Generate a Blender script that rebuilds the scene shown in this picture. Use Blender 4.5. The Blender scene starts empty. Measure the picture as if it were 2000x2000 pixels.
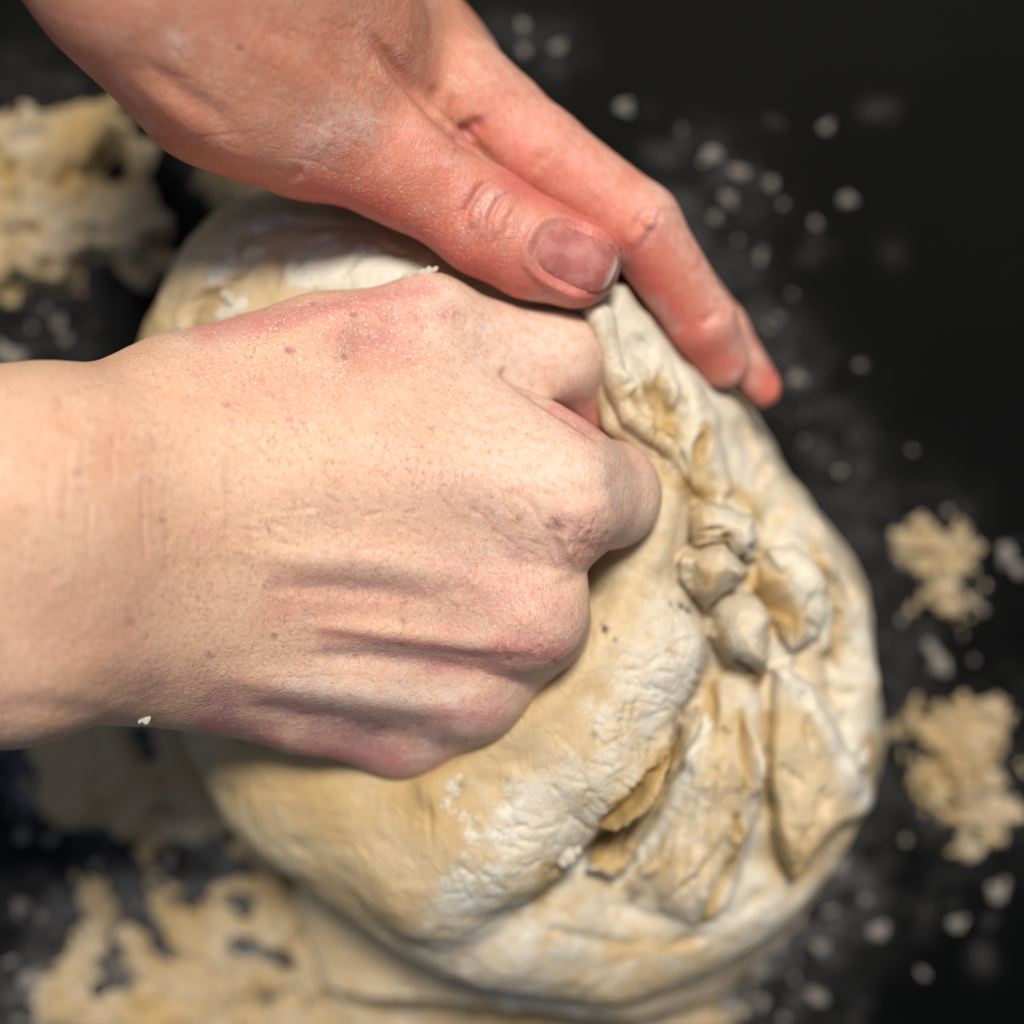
import bpy, math, random
import numpy as np
from mathutils import Vector

random.seed(7)
rng = np.random.default_rng(11)
scene = bpy.context.scene
C = scene.collection

# ------------------------------------------------------------------ camera, sky, sun, exposure
CAM_H = 0.43                 # metres above the zero height
TZ = -0.025                  # height of the tabletop (heights are measured 25 mm above it)
TAN = 0.2941                 # half-width of the view per metre of distance
cam_data = bpy.data.cameras.new("camera")
cam = bpy.data.objects.new("camera", cam_data)
C.objects.link(cam)
cam.location = (0, 0, CAM_H)
cam.rotation_euler = (0, 0, 0)
cam_data.sensor_width = 36
cam_data.lens = 18.0 / TAN
cam_data.clip_start = 0.01
cam_data.clip_end = 100
cam_data.dof.use_dof = True
cam_data.dof.focus_distance = CAM_H - 0.092
cam_data.dof.aperture_fstop = 4.2
scene.camera = cam

SUN_EL, SUN_AZ = math.radians(66), math.radians(6)   # azimuth clockwise from +Y (top of the picture)
world = bpy.data.worlds.new("World")
scene.world = world
world.use_nodes = True
wn = world.node_tree.nodes
sky = wn.new("ShaderNodeTexSky")
sky.sky_type = 'NISHITA'
sky.sun_disc = False
sky.sun_elevation = SUN_EL
sky.sun_rotation = SUN_AZ
sky.dust_density = 3.0
sky.ozone_density = 1.0
wn["Background"].inputs["Strength"].default_value = 0.062
world.node_tree.links.new(sky.outputs[0], wn["Background"].inputs["Color"])

sun_data = bpy.data.lights.new("sun", 'SUN')
sun_data.energy = 4.3
sun_data.angle = math.radians(12)
sun_data.color = (1.0, 0.92, 0.82)
sun = bpy.data.objects.new("sun", sun_data)
C.objects.link(sun)
sd = Vector((math.sin(SUN_AZ) * math.cos(SUN_EL), math.cos(SUN_AZ) * math.cos(SUN_EL), math.sin(SUN_EL)))
sun.rotation_euler = sd.to_track_quat('Z', 'Y').to_euler()

scene.view_settings.view_transform = 'Standard'
scene.view_settings.look = 'None'
scene.view_settings.exposure = 0.06
scene.view_settings.gamma = 1.0
scene.cycles.use_denoising = True

# ------------------------------------------------------------------ helpers
def w(px, py, zmm):
    """a point seen at (px, py) of the 2000 px photograph, at height zmm above the table"""
    z = zmm * 1e-3
    s = TAN * (CAM_H - z) * 1e-3
    return np.array([(px - 1000) * s, -(py - 1000) * s, z])

def rad(rpx, zmm):
    return rpx * TAN * (CAM_H - zmm * 1e-3) * 1e-3

def topx(V):
    s = TAN * (CAM_H - V[:, 2]) * 1e-3
    return np.stack([V[:, 0] / s + 1000, 1000 - V[:, 1] / s], 1)

def tag(o, label=None, cat=None, group=None, kind=None):
    if label: o["label"] = label
    if cat: o["category"] = cat
    if group: o["group"] = group
    if kind: o["kind"] = kind
    return o

# ---- value noise
def _hash(ix, iy, iz, seed):
    n = (ix * 374761393 + iy * 668265263 + iz * 2147483647 + seed * 974634777) & 0xFFFFFFFF
    n = ((n ^ (n >> 13)) * 1274126177) & 0xFFFFFFFF
    n = n ^ (n >> 16)
    return (n & 0xFFFF) / 65535.0

def vnoise(P, scale, seed=0):
    Q = P / scale
    I = np.floor(Q).astype(np.int64)
    F = Q - I
    F = F * F * F * (F * (F * 6 - 15) + 10)
    out = np.zeros(len(P))
    for dx in (0, 1):
        wx = F[:, 0] if dx else 1 - F[:, 0]
        for dy in (0, 1):
            wy = F[:, 1] if dy else 1 - F[:, 1]
            for dz in (0, 1):
                wz = F[:, 2] if dz else 1 - F[:, 2]
                out += wx * wy * wz * _hash(I[:, 0] + dx, I[:, 1] + dy, I[:, 2] + dz, seed)
    return out * 2 - 1

def fbm(P, scale, octv=4, seed=0, gain=0.5):
    s, a, t = np.zeros(len(P)), 1.0, 0.0
    for o in range(octv):
        s += a * vnoise(P + 0.37 * o, scale, seed + o * 17)
        t += a
        a *= gain
        scale *= 0.5
    return s / t

def sstep(a, b, x):
    t = np.clip((x - a) / (b - a), 0, 1)
    return t * t * (3 - 2 * t)

# ---- distance fields
def smin(a, b, k):
    if k <= 0:
        return np.minimum(a, b)
    h = np.clip(1 - np.abs(a - b) / k, 0, 1)
    return np.minimum(a, b) - h * h * k * 0.25

class Tube:
    """a chain of tapered capsules; points (px, py, z mm, r px); sz flattens it in z"""
    def __init__(self, pts, k=6.0, sz=1.0, lift=0.0):
        self.A = [w(p[0], p[1], p[2] + lift) for p in pts]
        self.R = [rad(p[3], p[2] + lift) for p in pts]
        self.k, self.sz = k * 1e-3, sz
        A, R = np.array(self.A), np.array(self.R)[:, None]
        self.lo, self.hi = (A - R).min(0) - 0.016, (A + R).max(0) + 0.016

    def d(self, P):
        # only the points round the tube are measured; the rest are simply far
        m = ((P > self.lo) & (P < self.hi)).all(1)
        full = np.full(len(P), 0.03)
        if m.any():
            full[m] = self.near(P[m])
        return full

    def near(self, P):
        out = None
        S = np.array([1, 1, 1 / self.sz])
        n = len(self.A)
        for i in range(max(1, n - 1)):
            a = self.A[i]
            b = self.A[min(i + 1, n - 1)]
            ra, rb = self.R[i], self.R[min(i + 1, n - 1)]
            pa = (P - a) * S
            ba = (b - a) * S
            L = float(ba @ ba)
            t = np.clip((pa @ ba) / L, 0, 1) if L > 1e-12 else np.zeros(len(P))
            q = pa - t[:, None] * ba
            d = np.sqrt((q * q).sum(1)) - (ra + (rb - ra) * t)
            out = d if out is None else smin(out, d, 0.002)
        return out

def blend(tubes, P, d=None):
    for t in tubes:
        e = t.d(P)
        d = e if d is None else smin(d, e, t.k)
    return d

def surface_nets(f, org, h):
    s = f < 0
    nx, ny, nz = f.shape
    corner = [(i, j, k) for i in (0, 1) for j in (0, 1) for k in (0, 1)]
    cnt = sum(s[i:nx - 1 + i, j:ny - 1 + j, k:nz - 1 + k].astype(np.int8) for i, j, k in corner)
    act = np.argwhere((cnt > 0) & (cnt < 8))
    idx = -np.ones((nx - 1, ny - 1, nz - 1), np.int64)
    idx[act[:, 0], act[:, 1], act[:, 2]] = np.arange(len(act))
    acc = np.zeros((len(act), 3))
    num = np.zeros(len(act))
    for c in corner:
        for ax in range(3):
            if c[ax] == 0:
                e = list(c)
                e[ax] = 1
                f0 = f[act[:, 0] + c[0], act[:, 1] + c[1], act[:, 2] + c[2]]
                f1 = f[act[:, 0] + e[0], act[:, 1] + e[1], act[:, 2] + e[2]]
                m = (f0 < 0) != (f1 < 0)
                t = np.where(m, f0 / np.where(np.abs(f0 - f1) < 1e-12, 1, f0 - f1), 0)
                p = np.tile(np.array(c, float), (len(act), 1))
                p[:, ax] += t
                acc += p * m[:, None]
                num += m
    V = org + (act + acc / num[:, None]) * h
    quads = []
    for ax in range(3):
        o1, o2 = [(1, 2), (2, 0), (0, 1)][ax]
        lo = [slice(1, -1)] * 3
        lo[ax] = slice(0, -1)
        hi = list(lo)
        hi[ax] = slice(1, None)
        a, b = s[tuple(lo)], s[tuple(hi)]
        off = np.array([1, 1, 1])
        off[ax] = 0
        for flip, m in ((False, a & ~b), (True, ~a & b)):
            e = np.argwhere(m) + off
            if not len(e):
                continue
            def cell(d1, d2):
                q = e.copy()
                q[:, o1] -= d1
                q[:, o2] -= d2
                return idx[q[:, 0], q[:, 1], q[:, 2]]
            q = np.stack([cell(1, 1), cell(0, 1), cell(0, 0), cell(1, 0)], 1)
            quads.append(q[:, ::-1] if flip else q)
    Q = np.concatenate(quads)
    return V, Q[(Q >= 0).all(1)]

def mesh_from(name, V, Q):
    me = bpy.data.meshes.new(name)
    me.vertices.add(len(V))
    me.vertices.foreach_set("co", V.astype(np.float32).ravel())
    n = Q.shape[1]
    me.loops.add(Q.size)
    me.loops.foreach_set("vertex_index", Q.astype(np.int32).ravel())
    me.polygons.add(len(Q))
    me.polygons.foreach_set("loop_start", np.arange(0, Q.size, n, dtype=np.int32))
    me.update(calc_edges=True)
    me.validate()
    return me

def get_co(me):
    a = np.empty(len(me.vertices) * 3, np.float32)
    me.vertices.foreach_get("co", a)
    return a.reshape(-1, 3).astype(float)

def get_no(me):
    a = np.empty(len(me.vertices) * 3, np.float32)
    me.vertex_normals.foreach_get("vector", a)
    return a.reshape(-1, 3).astype(float)

def set_co(me, V):
    me.vertices.foreach_set("co", V.astype(np.float32).ravel())
    me.update()

def smooth_shade(me):
    me.polygons.foreach_set("use_smooth", np.ones(len(me.polygons), bool))

def sculpt(name, fn, lo, hi, h, levels=2, iters=2):
    """mesh the zero level of fn between corners lo and hi, refine it and pull it back on to the field"""
    lo, hi = np.array(lo), np.array(hi)
    n = np.ceil((hi - lo) / h).astype(int) + 1
    ax = [lo[i] + np.arange(n[i]) * h for i in range(3)]
    G = np.stack(np.meshgrid(*ax, indexing='ij'), -1).reshape(-1, 3)
    f = fn(G).reshape(n)
    f[0], f[-1], f[:, 0], f[:, -1], f[:, :, 0], f[:, :, -1] = [np.maximum(x, 1e-4) for x in (f[0], f[-1], f[:, 0], f[:, -1], f[:, :, 0], f[:, :, -1])]
    V, Q = surface_nets(f, lo, h)
    me = mesh_from(name, V, Q)
    if levels:
        tmp = bpy.data.objects.new("tmp", me)
        C.objects.link(tmp)
        md = tmp.modifiers.new("s", 'SUBSURF')
        md.levels = md.render_levels = levels
        dg = bpy.context.evaluated_depsgraph_get()
        me2 = bpy.data.meshes.new_from_object(tmp.evaluated_get(dg))
        bpy.data.objects.remove(tmp)
        bpy.data.meshes.remove(me)
        me = me2
        me.name = name
    V = get_co(me)
    e = 2e-4
    K = np.array([[1, -1, -1], [-1, -1, 1], [-1, 1, -1], [1, 1, 1]], float)
    inner = ((V > lo + h * 1.2) & (V < hi - h * 1.2)).all(1)
    g = None
    for _ in range(iters):
        P = V[inner]
        d = fn(P)
        if g is None:
            g = sum(k[None, :] * fn(P + k * e)[:, None] for k in K) / (4 * e)
            g2 = np.maximum((g * g).sum(1), 0.15)
        V[inner] = P - np.clip(d / g2, -h, h)[:, None] * g
    set_co(me, V)
    smooth_shade(me)
    return me

def stroke(X, pts, wd, taper=False):
    """0..1 weight of points X (px) round a polyline; a tapered stroke thins and fades towards its ends"""
    P = np.array([p[:2] for p in pts], float)
    out = np.zeros(len(X))
    m = ((X > P.min(0) - 2.6 * wd) & (X < P.max(0) + 2.6 * wd)).all(1)
    if not m.any():
        return out
    Y = X[m]
    if len(P) == 1:
        out[m] = np.exp(-((Y - P[0]) ** 2).sum(1) / wd ** 2)
        return out
    seg = np.linalg.norm(P[1:] - P[:-1], axis=1)
    cum = np.concatenate([[0], np.cumsum(seg)])
    best = np.full(len(Y), 1e9)
    at = np.zeros(len(Y))
    for i in range(len(P) - 1):
        a, ba = P[i], P[i + 1] - P[i]
        t = np.clip(((Y - a) @ ba) / (ba @ ba), 0, 1)
        q = Y - a - t[:, None] * ba
        q = (q * q).sum(1)
        c = q < best
        best = np.where(c, q, best)
        at = np.where(c, cum[i] + t * seg[i], at)
    u = at / cum[-1]
    if taper:
        f = sstep(0, 0.38, u) * sstep(1, 0.62, u)
        out[m] = f * np.exp(-best / (wd * (0.45 + 0.55 * f)) ** 2)
    else:
        out[m] = np.exp(-best / wd ** 2)
    return out

def flap(X, poly, wd):
    """rounded-edge profile 0..1 of a flap with outline poly (px): 0 outside, rising to 1 over wd px inside"""
    P = np.array(poly, float)
    out = np.zeros(len(X))
    m = ((X > P.min(0)) & (X < P.max(0))).all(1)
    Y = X[m]
    if not len(Y):
        return out
    ins = np.zeros(len(Y), bool)
    best = np.full(len(Y), 1e9)
    for a, b in zip(P, np.roll(P, -1, axis=0)):
        ba = b - a
        t = np.clip(((Y - a) @ ba) / (ba @ ba), 0, 1)
        q = Y - a - t[:, None] * ba
        best = np.minimum(best, (q * q).sum(1))
        c = (a[1] > Y[:, 1]) != (b[1] > Y[:, 1])
        with np.errstate(divide='ignore', invalid='ignore'):
            xi = a[0] + (Y[:, 1] - a[1]) * ba[0] / ba[1]
        ins ^= c & (Y[:, 0] < xi)
    d = np.where(ins, np.sqrt(best), 0)
    u = np.clip(d / wd, 0, 1)
    out[m] = np.sqrt(1 - (1 - u) ** 2)
    return out

def plen(pts):
    return sum(math.dist(a[:2], b[:2]) for a, b in zip(pts, pts[1:]))

def attr(me, name, val):
    a = me.attributes.new(name, 'FLOAT', 'POINT')
    a.data.foreach_set("value", val.astype(np.float32))

# ------------------------------------------------------------------ materials
def new_mat(name):
    m = bpy.data.materials.new(name)
    m.use_nodes = True
    nt = m.node_tree
    return m, nt, nt.nodes["Principled BSDF"]

def N(nt, kind, **kw):
    n = nt.nodes.new(kind)
    for k, v in kw.items():
        if k in n.inputs:
            n.inputs[k].default_value = v
        else:
            setattr(n, k, v)
    return n

def math_node(nt, op, a, b=None, c=None):
    n = nt.nodes.new("ShaderNodeMath")
    n.operation = op
    for i, v in enumerate((a, b, c)):
        if v is None:
            continue
        if isinstance(v, (int, float)):
            n.inputs[i].default_value = v
        else:
            nt.links.new(v, n.inputs[i])
    return n.outputs[0]

def mix(nt, fac, a, b, mode='MIX'):
    n = nt.nodes.new("ShaderNodeMix")
    n.data_type = 'RGBA'
    n.blend_type = mode
    for i, v in ((0, fac), (6, a), (7, b)):
        if isinstance(v, (int, float)):
            n.inputs[i].default_value = v
        elif isinstance(v, tuple):
            n.inputs[i].default_value = (*v, 1)
        else:
            nt.links.new(v, n.inputs[i])
    return n.outputs[2]

def ramp(nt, val, lo, hi):
    n = nt.nodes.new("ShaderNodeMapRange")
    n.inputs[1].default_value, n.inputs[2].default_value = lo, hi
    n.interpolation_type = 'SMOOTHSTEP'
    nt.links.new(val, n.inputs[0])
    return n.outputs[0]

def coords(nt, scale=(1, 1, 1), rot=(0, 0, 0)):
    tc = nt.nodes.new("ShaderNodeTexCoord")
    mp = nt.nodes.new("ShaderNodeMapping")
    mp.inputs["Scale"].default_value = scale
    mp.inputs["Rotation"].default_value = rot
    nt.links.new(tc.outputs["Object"], mp.inputs["Vector"])
    return mp.outputs[0]

def noise(nt, vec, scale, detail=4, rough=0.55, dist=0.0):
    n = nt.nodes.new("ShaderNodeTexNoise")
    n.inputs["Scale"].default_value = scale
    n.inputs["Detail"].default_value = detail
    n.inputs["Roughness"].default_value = rough
    n.inputs["Distortion"].default_value = dist
    nt.links.new(vec, n.inputs["Vector"])
    return n.outputs["Fac"]

def voronoi(nt, vec, scale, feature='F1'):
    n = nt.nodes.new("ShaderNodeTexVoronoi")
    n.feature = feature
    n.inputs["Scale"].default_value = scale
    nt.links.new(vec, n.inputs["Vector"])
    return n.outputs["Distance"]

def attr_node(nt, name):
    n = nt.nodes.new("ShaderNodeAttribute")
    n.attribute_name = name
    return n.outputs["Fac"]

def bump(nt, height, strength, dist, normal=None):
    n = nt.nodes.new("ShaderNodeBump")
    n.inputs["Strength"].default_value = strength
    n.inputs["Distance"].default_value = dist
    nt.links.new(height, n.inputs["Height"])
    if normal is not None:
        nt.links.new(normal, n.inputs["Normal"])
    return n.outputs[0]

def coords2(nt, rot, scale):
    a = coords(nt, (1, 1, 1), (0, 0, rot))
    mp = nt.nodes.new("ShaderNodeMapping")
    mp.inputs["Scale"].default_value = scale
    nt.links.new(a, mp.inputs["Vector"])
    return mp.outputs[0]

def skin_material(name, base, deep, pale, pink, lines_rot, dry, fleck, gloss):
    m, nt, bs = new_mat(name)
    L = nt.links
    v = coords(nt)
    big = noise(nt, v, 55, 4, 0.6)
    mid = noise(nt, v, 230, 5, 0.6)
    fine = noise(nt, v, 1500, 3, 0.6)
    col = mix(nt, ramp(nt, big, 0.36, 0.66), base, deep)
    col = mix(nt, math_node(nt, 'MULTIPLY', ramp(nt, mid, 0.42, 0.72), 0.55), col, pale)
    col = mix(nt, attr_node(nt, "pink"), col, pink)
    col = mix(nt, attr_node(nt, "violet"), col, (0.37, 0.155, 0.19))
    # freckles, pores and fine dark flecks
    fr = voronoi(nt, coords(nt, (1, 1, 1)), 130)
    frm = math_node(nt, 'MULTIPLY', math_node(nt, 'SUBTRACT', 1.0, ramp(nt, fr, 0.06, 0.15)), ramp(nt, noise(nt, v, 90, 2), 0.46, 0.58))
    col = mix(nt, math_node(nt, 'MULTIPLY', frm, 0.6), col, (0.24, 0.11, 0.07))
    fa = ramp(nt, noise(nt, coords2(nt, 0.12, (1, 0.42, 1)), 1500, 3, 0.65), 0.52, 0.72)
    fb = ramp(nt, noise(nt, coords2(nt, lines_rot, (0.30, 1, 1)), 1750, 3, 0.65), 0.54, 0.76)
    fl2 = math_node(nt, 'MAXIMUM', math_node(nt, 'MULTIPLY', fa, ramp(nt, noise(nt, v, 70, 3), 0.35, 0.6)), fb)
    col = mix(nt, math_node(nt, 'MULTIPLY', fl2, fleck), col, (0.27, 0.13, 0.09))
    gl = ramp(nt, noise(nt, coords2(nt, lines_rot + 0.7, (0.5, 1, 1)), 1700, 2, 0.6), 0.57, 0.74)
    col = mix(nt, math_node(nt, 'MULTIPLY', gl, fleck), col, pale)
    # skin lines
    vl = coords(nt, (1, 0.42, 1), (0, 0, lines_rot))
    vw = nt.nodes.new("ShaderNodeVectorMath")
    vw.operation = 'ADD'
    nz = nt.nodes.new("ShaderNodeTexNoise")
    nz.inputs["Scale"].default_value = 160
    L.new(v, nz.inputs["Vector"])
    sc = nt.nodes.new("ShaderNodeVectorMath")
    sc.operation = 'SCALE'
    sc.inputs["Scale"].default_value = 0.004
    L.new(nz.outputs["Color"], sc.inputs[0])
    L.new(vl, vw.inputs[0])
    L.new(sc.outputs[0], vw.inputs[1])
    l1 = voronoi(nt, vw.outputs[0], 620, 'DISTANCE_TO_EDGE')
    l2 = voronoi(nt, vw.outputs[0], 1150, 'DISTANCE_TO_EDGE')
    lines = math_node(nt, 'ADD', ramp(nt, l1, 0.0, 0.14), math_node(nt, 'MULTIPLY', ramp(nt, l2, 0.0, 0.16), 0.6))
    lm = math_node(nt, 'MULTIPLY', math_node(nt, 'SUBTRACT', 1.0, ramp(nt, l1, 0.0, 0.10)), ramp(nt, mid, 0.40, 0.7))
    col = mix(nt, math_node(nt, 'MULTIPLY', lm, 0.42), col, (0.30, 0.15, 0.10))
    # flour: a film (with the open hand's painted thumb highlight) plus dry specks
    speck = ramp(nt, noise(nt, v, 1700, 2, 0.55), 0.60, 0.68)
    film = attr_node(nt, "flour")
    filmn = math_node(nt, 'MULTIPLY', film, ramp(nt, noise(nt, v, 420, 5, 0.7), 0.30, 0.62))
    col = mix(nt, math_node(nt, 'MULTIPLY', filmn, 0.72), col, (0.66, 0.54, 0.47))
    sp = math_node(nt, 'MULTIPLY', speck, math_node(nt, 'MULTIPLY_ADD', attr_node(nt, "specks"), 0.85, dry))
    col = mix(nt, sp, col, (0.82, 0.64, 0.52))
    L.new(col, bs.inputs["Base Color"])
    h = math_node(nt, 'ADD', math_node(nt, 'MULTIPLY', lines, 0.28), math_node(nt, 'MULTIPLY', fine, 0.7))
    h = math_node(nt, 'SUBTRACT', h, math_node(nt, 'MULTIPLY', fl2, 0.5))
    h = math_node(nt, 'ADD', h, math_node(nt, 'MULTIPLY', sp, 0.9))
    nrm = bump(nt, h, 0.5, 0.00022)
    nrm = bump(nt, mid, 0.35, 0.0008, nrm)
    L.new(nrm, bs.inputs["Normal"])
    bs.inputs["Roughness"].default_value = 0.5
    bs.inputs["Specular IOR Level"].default_value = gloss
    bs.inputs["Subsurface Weight"].default_value = 0.14
    bs.inputs["Subsurface Radius"].default_value = (1.0, 0.32, 0.18)
    bs.inputs["Subsurface Scale"].default_value = 0.0035
    return m

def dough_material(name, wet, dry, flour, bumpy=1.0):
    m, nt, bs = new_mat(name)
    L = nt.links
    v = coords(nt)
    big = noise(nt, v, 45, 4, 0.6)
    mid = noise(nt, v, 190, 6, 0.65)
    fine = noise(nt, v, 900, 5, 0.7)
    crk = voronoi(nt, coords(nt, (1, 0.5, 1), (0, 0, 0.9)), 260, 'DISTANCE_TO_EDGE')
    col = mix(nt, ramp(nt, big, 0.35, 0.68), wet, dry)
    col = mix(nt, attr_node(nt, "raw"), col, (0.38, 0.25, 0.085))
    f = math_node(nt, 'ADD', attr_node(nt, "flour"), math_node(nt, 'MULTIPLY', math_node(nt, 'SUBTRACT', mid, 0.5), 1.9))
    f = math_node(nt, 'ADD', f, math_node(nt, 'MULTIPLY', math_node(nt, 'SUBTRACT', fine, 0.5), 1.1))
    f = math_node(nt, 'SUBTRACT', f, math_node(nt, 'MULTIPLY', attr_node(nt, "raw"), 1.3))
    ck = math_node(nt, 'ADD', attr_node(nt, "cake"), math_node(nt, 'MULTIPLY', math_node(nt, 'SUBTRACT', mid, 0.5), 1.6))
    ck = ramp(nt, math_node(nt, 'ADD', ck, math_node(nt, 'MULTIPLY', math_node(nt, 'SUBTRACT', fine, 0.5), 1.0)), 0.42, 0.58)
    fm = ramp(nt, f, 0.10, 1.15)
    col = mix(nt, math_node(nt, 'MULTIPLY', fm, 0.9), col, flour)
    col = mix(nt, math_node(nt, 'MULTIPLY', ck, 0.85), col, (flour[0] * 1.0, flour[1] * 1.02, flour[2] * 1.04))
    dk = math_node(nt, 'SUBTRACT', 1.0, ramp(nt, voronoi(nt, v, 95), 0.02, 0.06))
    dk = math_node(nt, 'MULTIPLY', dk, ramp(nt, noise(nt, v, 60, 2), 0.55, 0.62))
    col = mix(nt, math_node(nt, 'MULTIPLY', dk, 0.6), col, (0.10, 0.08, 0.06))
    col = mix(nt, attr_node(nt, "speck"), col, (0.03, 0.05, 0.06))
    L.new(col, bs.inputs["Base Color"])
    h = math_node(nt, 'ADD', mid, math_node(nt, 'MULTIPLY', fine, 0.5))
    h = math_node(nt, 'ADD', h, math_node(nt, 'MULTIPLY', fm, 0.25))
    h = math_node(nt, 'ADD', h, math_node(nt, 'MULTIPLY', ck, 0.45))
    nrm = bump(nt, h, 0.42 * bumpy, 0.0009)
    nrm = bump(nt, ramp(nt, crk, 0.0, 0.08), 0.25 * bumpy, 0.0005, nrm)
    L.new(nrm, bs.inputs["Normal"])
    rg = math_node(nt, 'MULTIPLY_ADD', fm, 0.3, 0.55)
    L.new(rg, bs.inputs["Roughness"])
    bs.inputs["Specular IOR Level"].default_value = 0.3
    bs.inputs["Subsurface Weight"].default_value = 0.15
    bs.inputs["Subsurface Radius"].default_value = (1.0, 0.7, 0.4)
    bs.inputs["Subsurface Scale"].default_value = 0.003
    return m

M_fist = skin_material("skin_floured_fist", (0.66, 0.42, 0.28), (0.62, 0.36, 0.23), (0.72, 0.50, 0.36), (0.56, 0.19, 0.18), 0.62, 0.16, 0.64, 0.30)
M_hand = skin_material("skin_warm_hand", (0.60, 0.27, 0.175), (0.52, 0.205, 0.12), (0.68, 0.40, 0.29), (0.60, 0.10, 0.085), 0.62, 0.05, 0.34, 0.5)
M_dough = dough_material("dough", (0.49, 0.355, 0.185), (0.56, 0.45, 0.285), (0.62, 0.585, 0.49))
M_crumb = dough_material("dry_crumb", (0.16, 0.13, 0.09), (0.19, 0.165, 0.13), (0.235, 0.225, 0.205), 1.0)
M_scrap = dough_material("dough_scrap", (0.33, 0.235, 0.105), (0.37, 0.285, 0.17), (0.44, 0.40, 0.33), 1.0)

def nail_material():
    m, nt, bs = new_mat("fingernail")
    v = coords(nt)
    col = mix(nt, ramp(nt, noise(nt, v, 260, 3), 0.38, 0.66), (0.37, 0.115, 0.10), (0.46, 0.18, 0.16))
    col = mix(nt, ramp(nt, noise(nt, v, 900, 3), 0.58, 0.75), col, (0.42, 0.22, 0.19))
    col = mix(nt, attr_node(nt, "rim"), col, (0.66, 0.50, 0.40))
    nt.links.new(col, bs.inputs["Base Color"])
    nt.links.new(bump(nt, noise(nt, coords(nt, (1, 0.15, 1), (0, 0, -0.53)), 900, 3), 0.2, 0.0002), bs.inputs["Normal"])
    bs.inputs["Roughness"].default_value = 0.55
    bs.inputs["Specular IOR Level"].default_value = 0.3
    bs.inputs["Subsurface Weight"].default_value = 0.1
    bs.inputs["Subsurface Scale"].default_value = 0.002
    return m
M_nail = nail_material()

def table_material():
    m, nt, bs = new_mat("black_tabletop")
    v = coords(nt)
    col = mix(nt, ramp(nt, noise(nt, v, 14, 5, 0.6), 0.4, 0.7), (0.0008, 0.0011, 0.0012), (0.0016, 0.0020, 0.0022))
    f = math_node(nt, 'MULTIPLY', attr_node(nt, "dust"), ramp(nt, noise(nt, v, 130, 6, 0.7), 0.30, 0.75))
    sp = math_node(nt, 'MULTIPLY', ramp(nt, noise(nt, v, 480, 3, 0.6), 0.62, 0.72), math_node(nt, 'MULTIPLY_ADD', attr_node(nt, "dust"), 0.8, 0.003))
    col = mix(nt, math_node(nt, 'MULTIPLY', f, 0.45), col, (0.36, 0.36, 0.37))
    col = mix(nt, sp, col, (0.6, 0.57, 0.52))
    nt.links.new(col, bs.inputs["Base Color"])
    nt.links.new(bump(nt, noise(nt, v, 700, 3), 0.1, 0.0003), bs.inputs["Normal"])
    bs.inputs["Roughness"].default_value = 0.55
    bs.inputs["Specular IOR Level"].default_value = 0.03
    return m
M_table = table_material()

# ------------------------------------------------------------------ tabletop
def build_table():
    # one sheet: fine near the dough, reaching well past the frame, with a real thickness
    xs = np.concatenate([[-0.8, -0.5, -0.3], np.linspace(-0.16, 0.16, 300), [0.3, 0.5, 0.8]])
    n = len(xs)
    X, Y = np.meshgrid(xs, xs, indexing='ij')
    V = np.stack([X.ravel(), Y.ravel(), np.full(n * n, TZ)], 1)
    i = np.arange(n * n).reshape(n, n)
    Q = np.stack([i[:-1, :-1].ravel(), i[1:, :-1].ravel(), i[1:, 1:].ravel(), i[:-1, 1:].ravel()], 1)
    me = mesh_from("tabletop", V, Q)
    px = topx(V)
    dust = np.zeros(len(V))
    for pts, wd, a in (
        ([(1330, 420), (1420, 560), (1500, 660), (1560, 760), (1640, 900), (1700, 1050)], 80, 0.22),
        ([(1000, 70), (1080, 110)], 60, 0.16), ([(1390, 330), (1430, 420)], 80, 0.18),
        ([(1740, 1150), (1760, 1350), (1740, 1550)], 70, 0.20), ([(1640, 1720), (1520, 1880), (1400, 1990)], 110, 0.42),
        ([(1880, 1520)], 140, 0.28), ([(1810, 1080)], 110, 0.2),
        ([(60, 640), (160, 640)], 80, 0.22), ([(60, 180), (160, 230)], 90, 0.14),
        ([(40, 1560), (200, 1560), (380, 1600)], 60, 0.35), ([(60, 1760), (180, 1760)], 80, 0.5), ([(100, 1480), (250, 1500), (450, 1560)], 130, 1.0), ([(150, 1880), (60, 1960)], 90, 0.7),
        ([(820, 1880), (560, 1850), (300, 1840)], 150, 1.0), ([(300, 1980), (900, 1980), (1350, 1960)], 120, 1.0), ([(420, 1680), (560, 1720)], 60, 0.5),
        ([(40, 400), (180, 480)], 120, 0.25), ([(400, 340), (440, 380)], 50, 0.6)):
        dust = np.maximum(dust, a * stroke(px, pts, wd))
    for i in range(70):
        side = i % 3
        x, y = ((rng.uniform(1250, 1750), rng.uniform(120, 950)), (rng.uniform(1700, 2000), rng.uniform(900, 1900)), (rng.uniform(1380, 1700), rng.uniform(1680, 2000)))[side]
        a = rng.uniform(0, 6.3)
        l = rng.uniform(5, 50)
        dust = np.maximum(dust, rng.uniform(0.08, 0.26) * stroke(px, [(x, y), (x + l * math.cos(a), y + l * math.sin(a))], rng.uniform(8, 26)))
    attr(me, "dust", dust)
    o = bpy.data.objects.new("tabletop", me)
    C.objects.link(o)
    me.materials.append(M_table)
    sol = o.modifiers.new("slab", 'SOLIDIFY')
    sol.thickness = 0.03
    sol.offset = -1
    tag(o, "matte black tabletop dusted with flour", None, None, "structure")
    return o
build_table()

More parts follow.
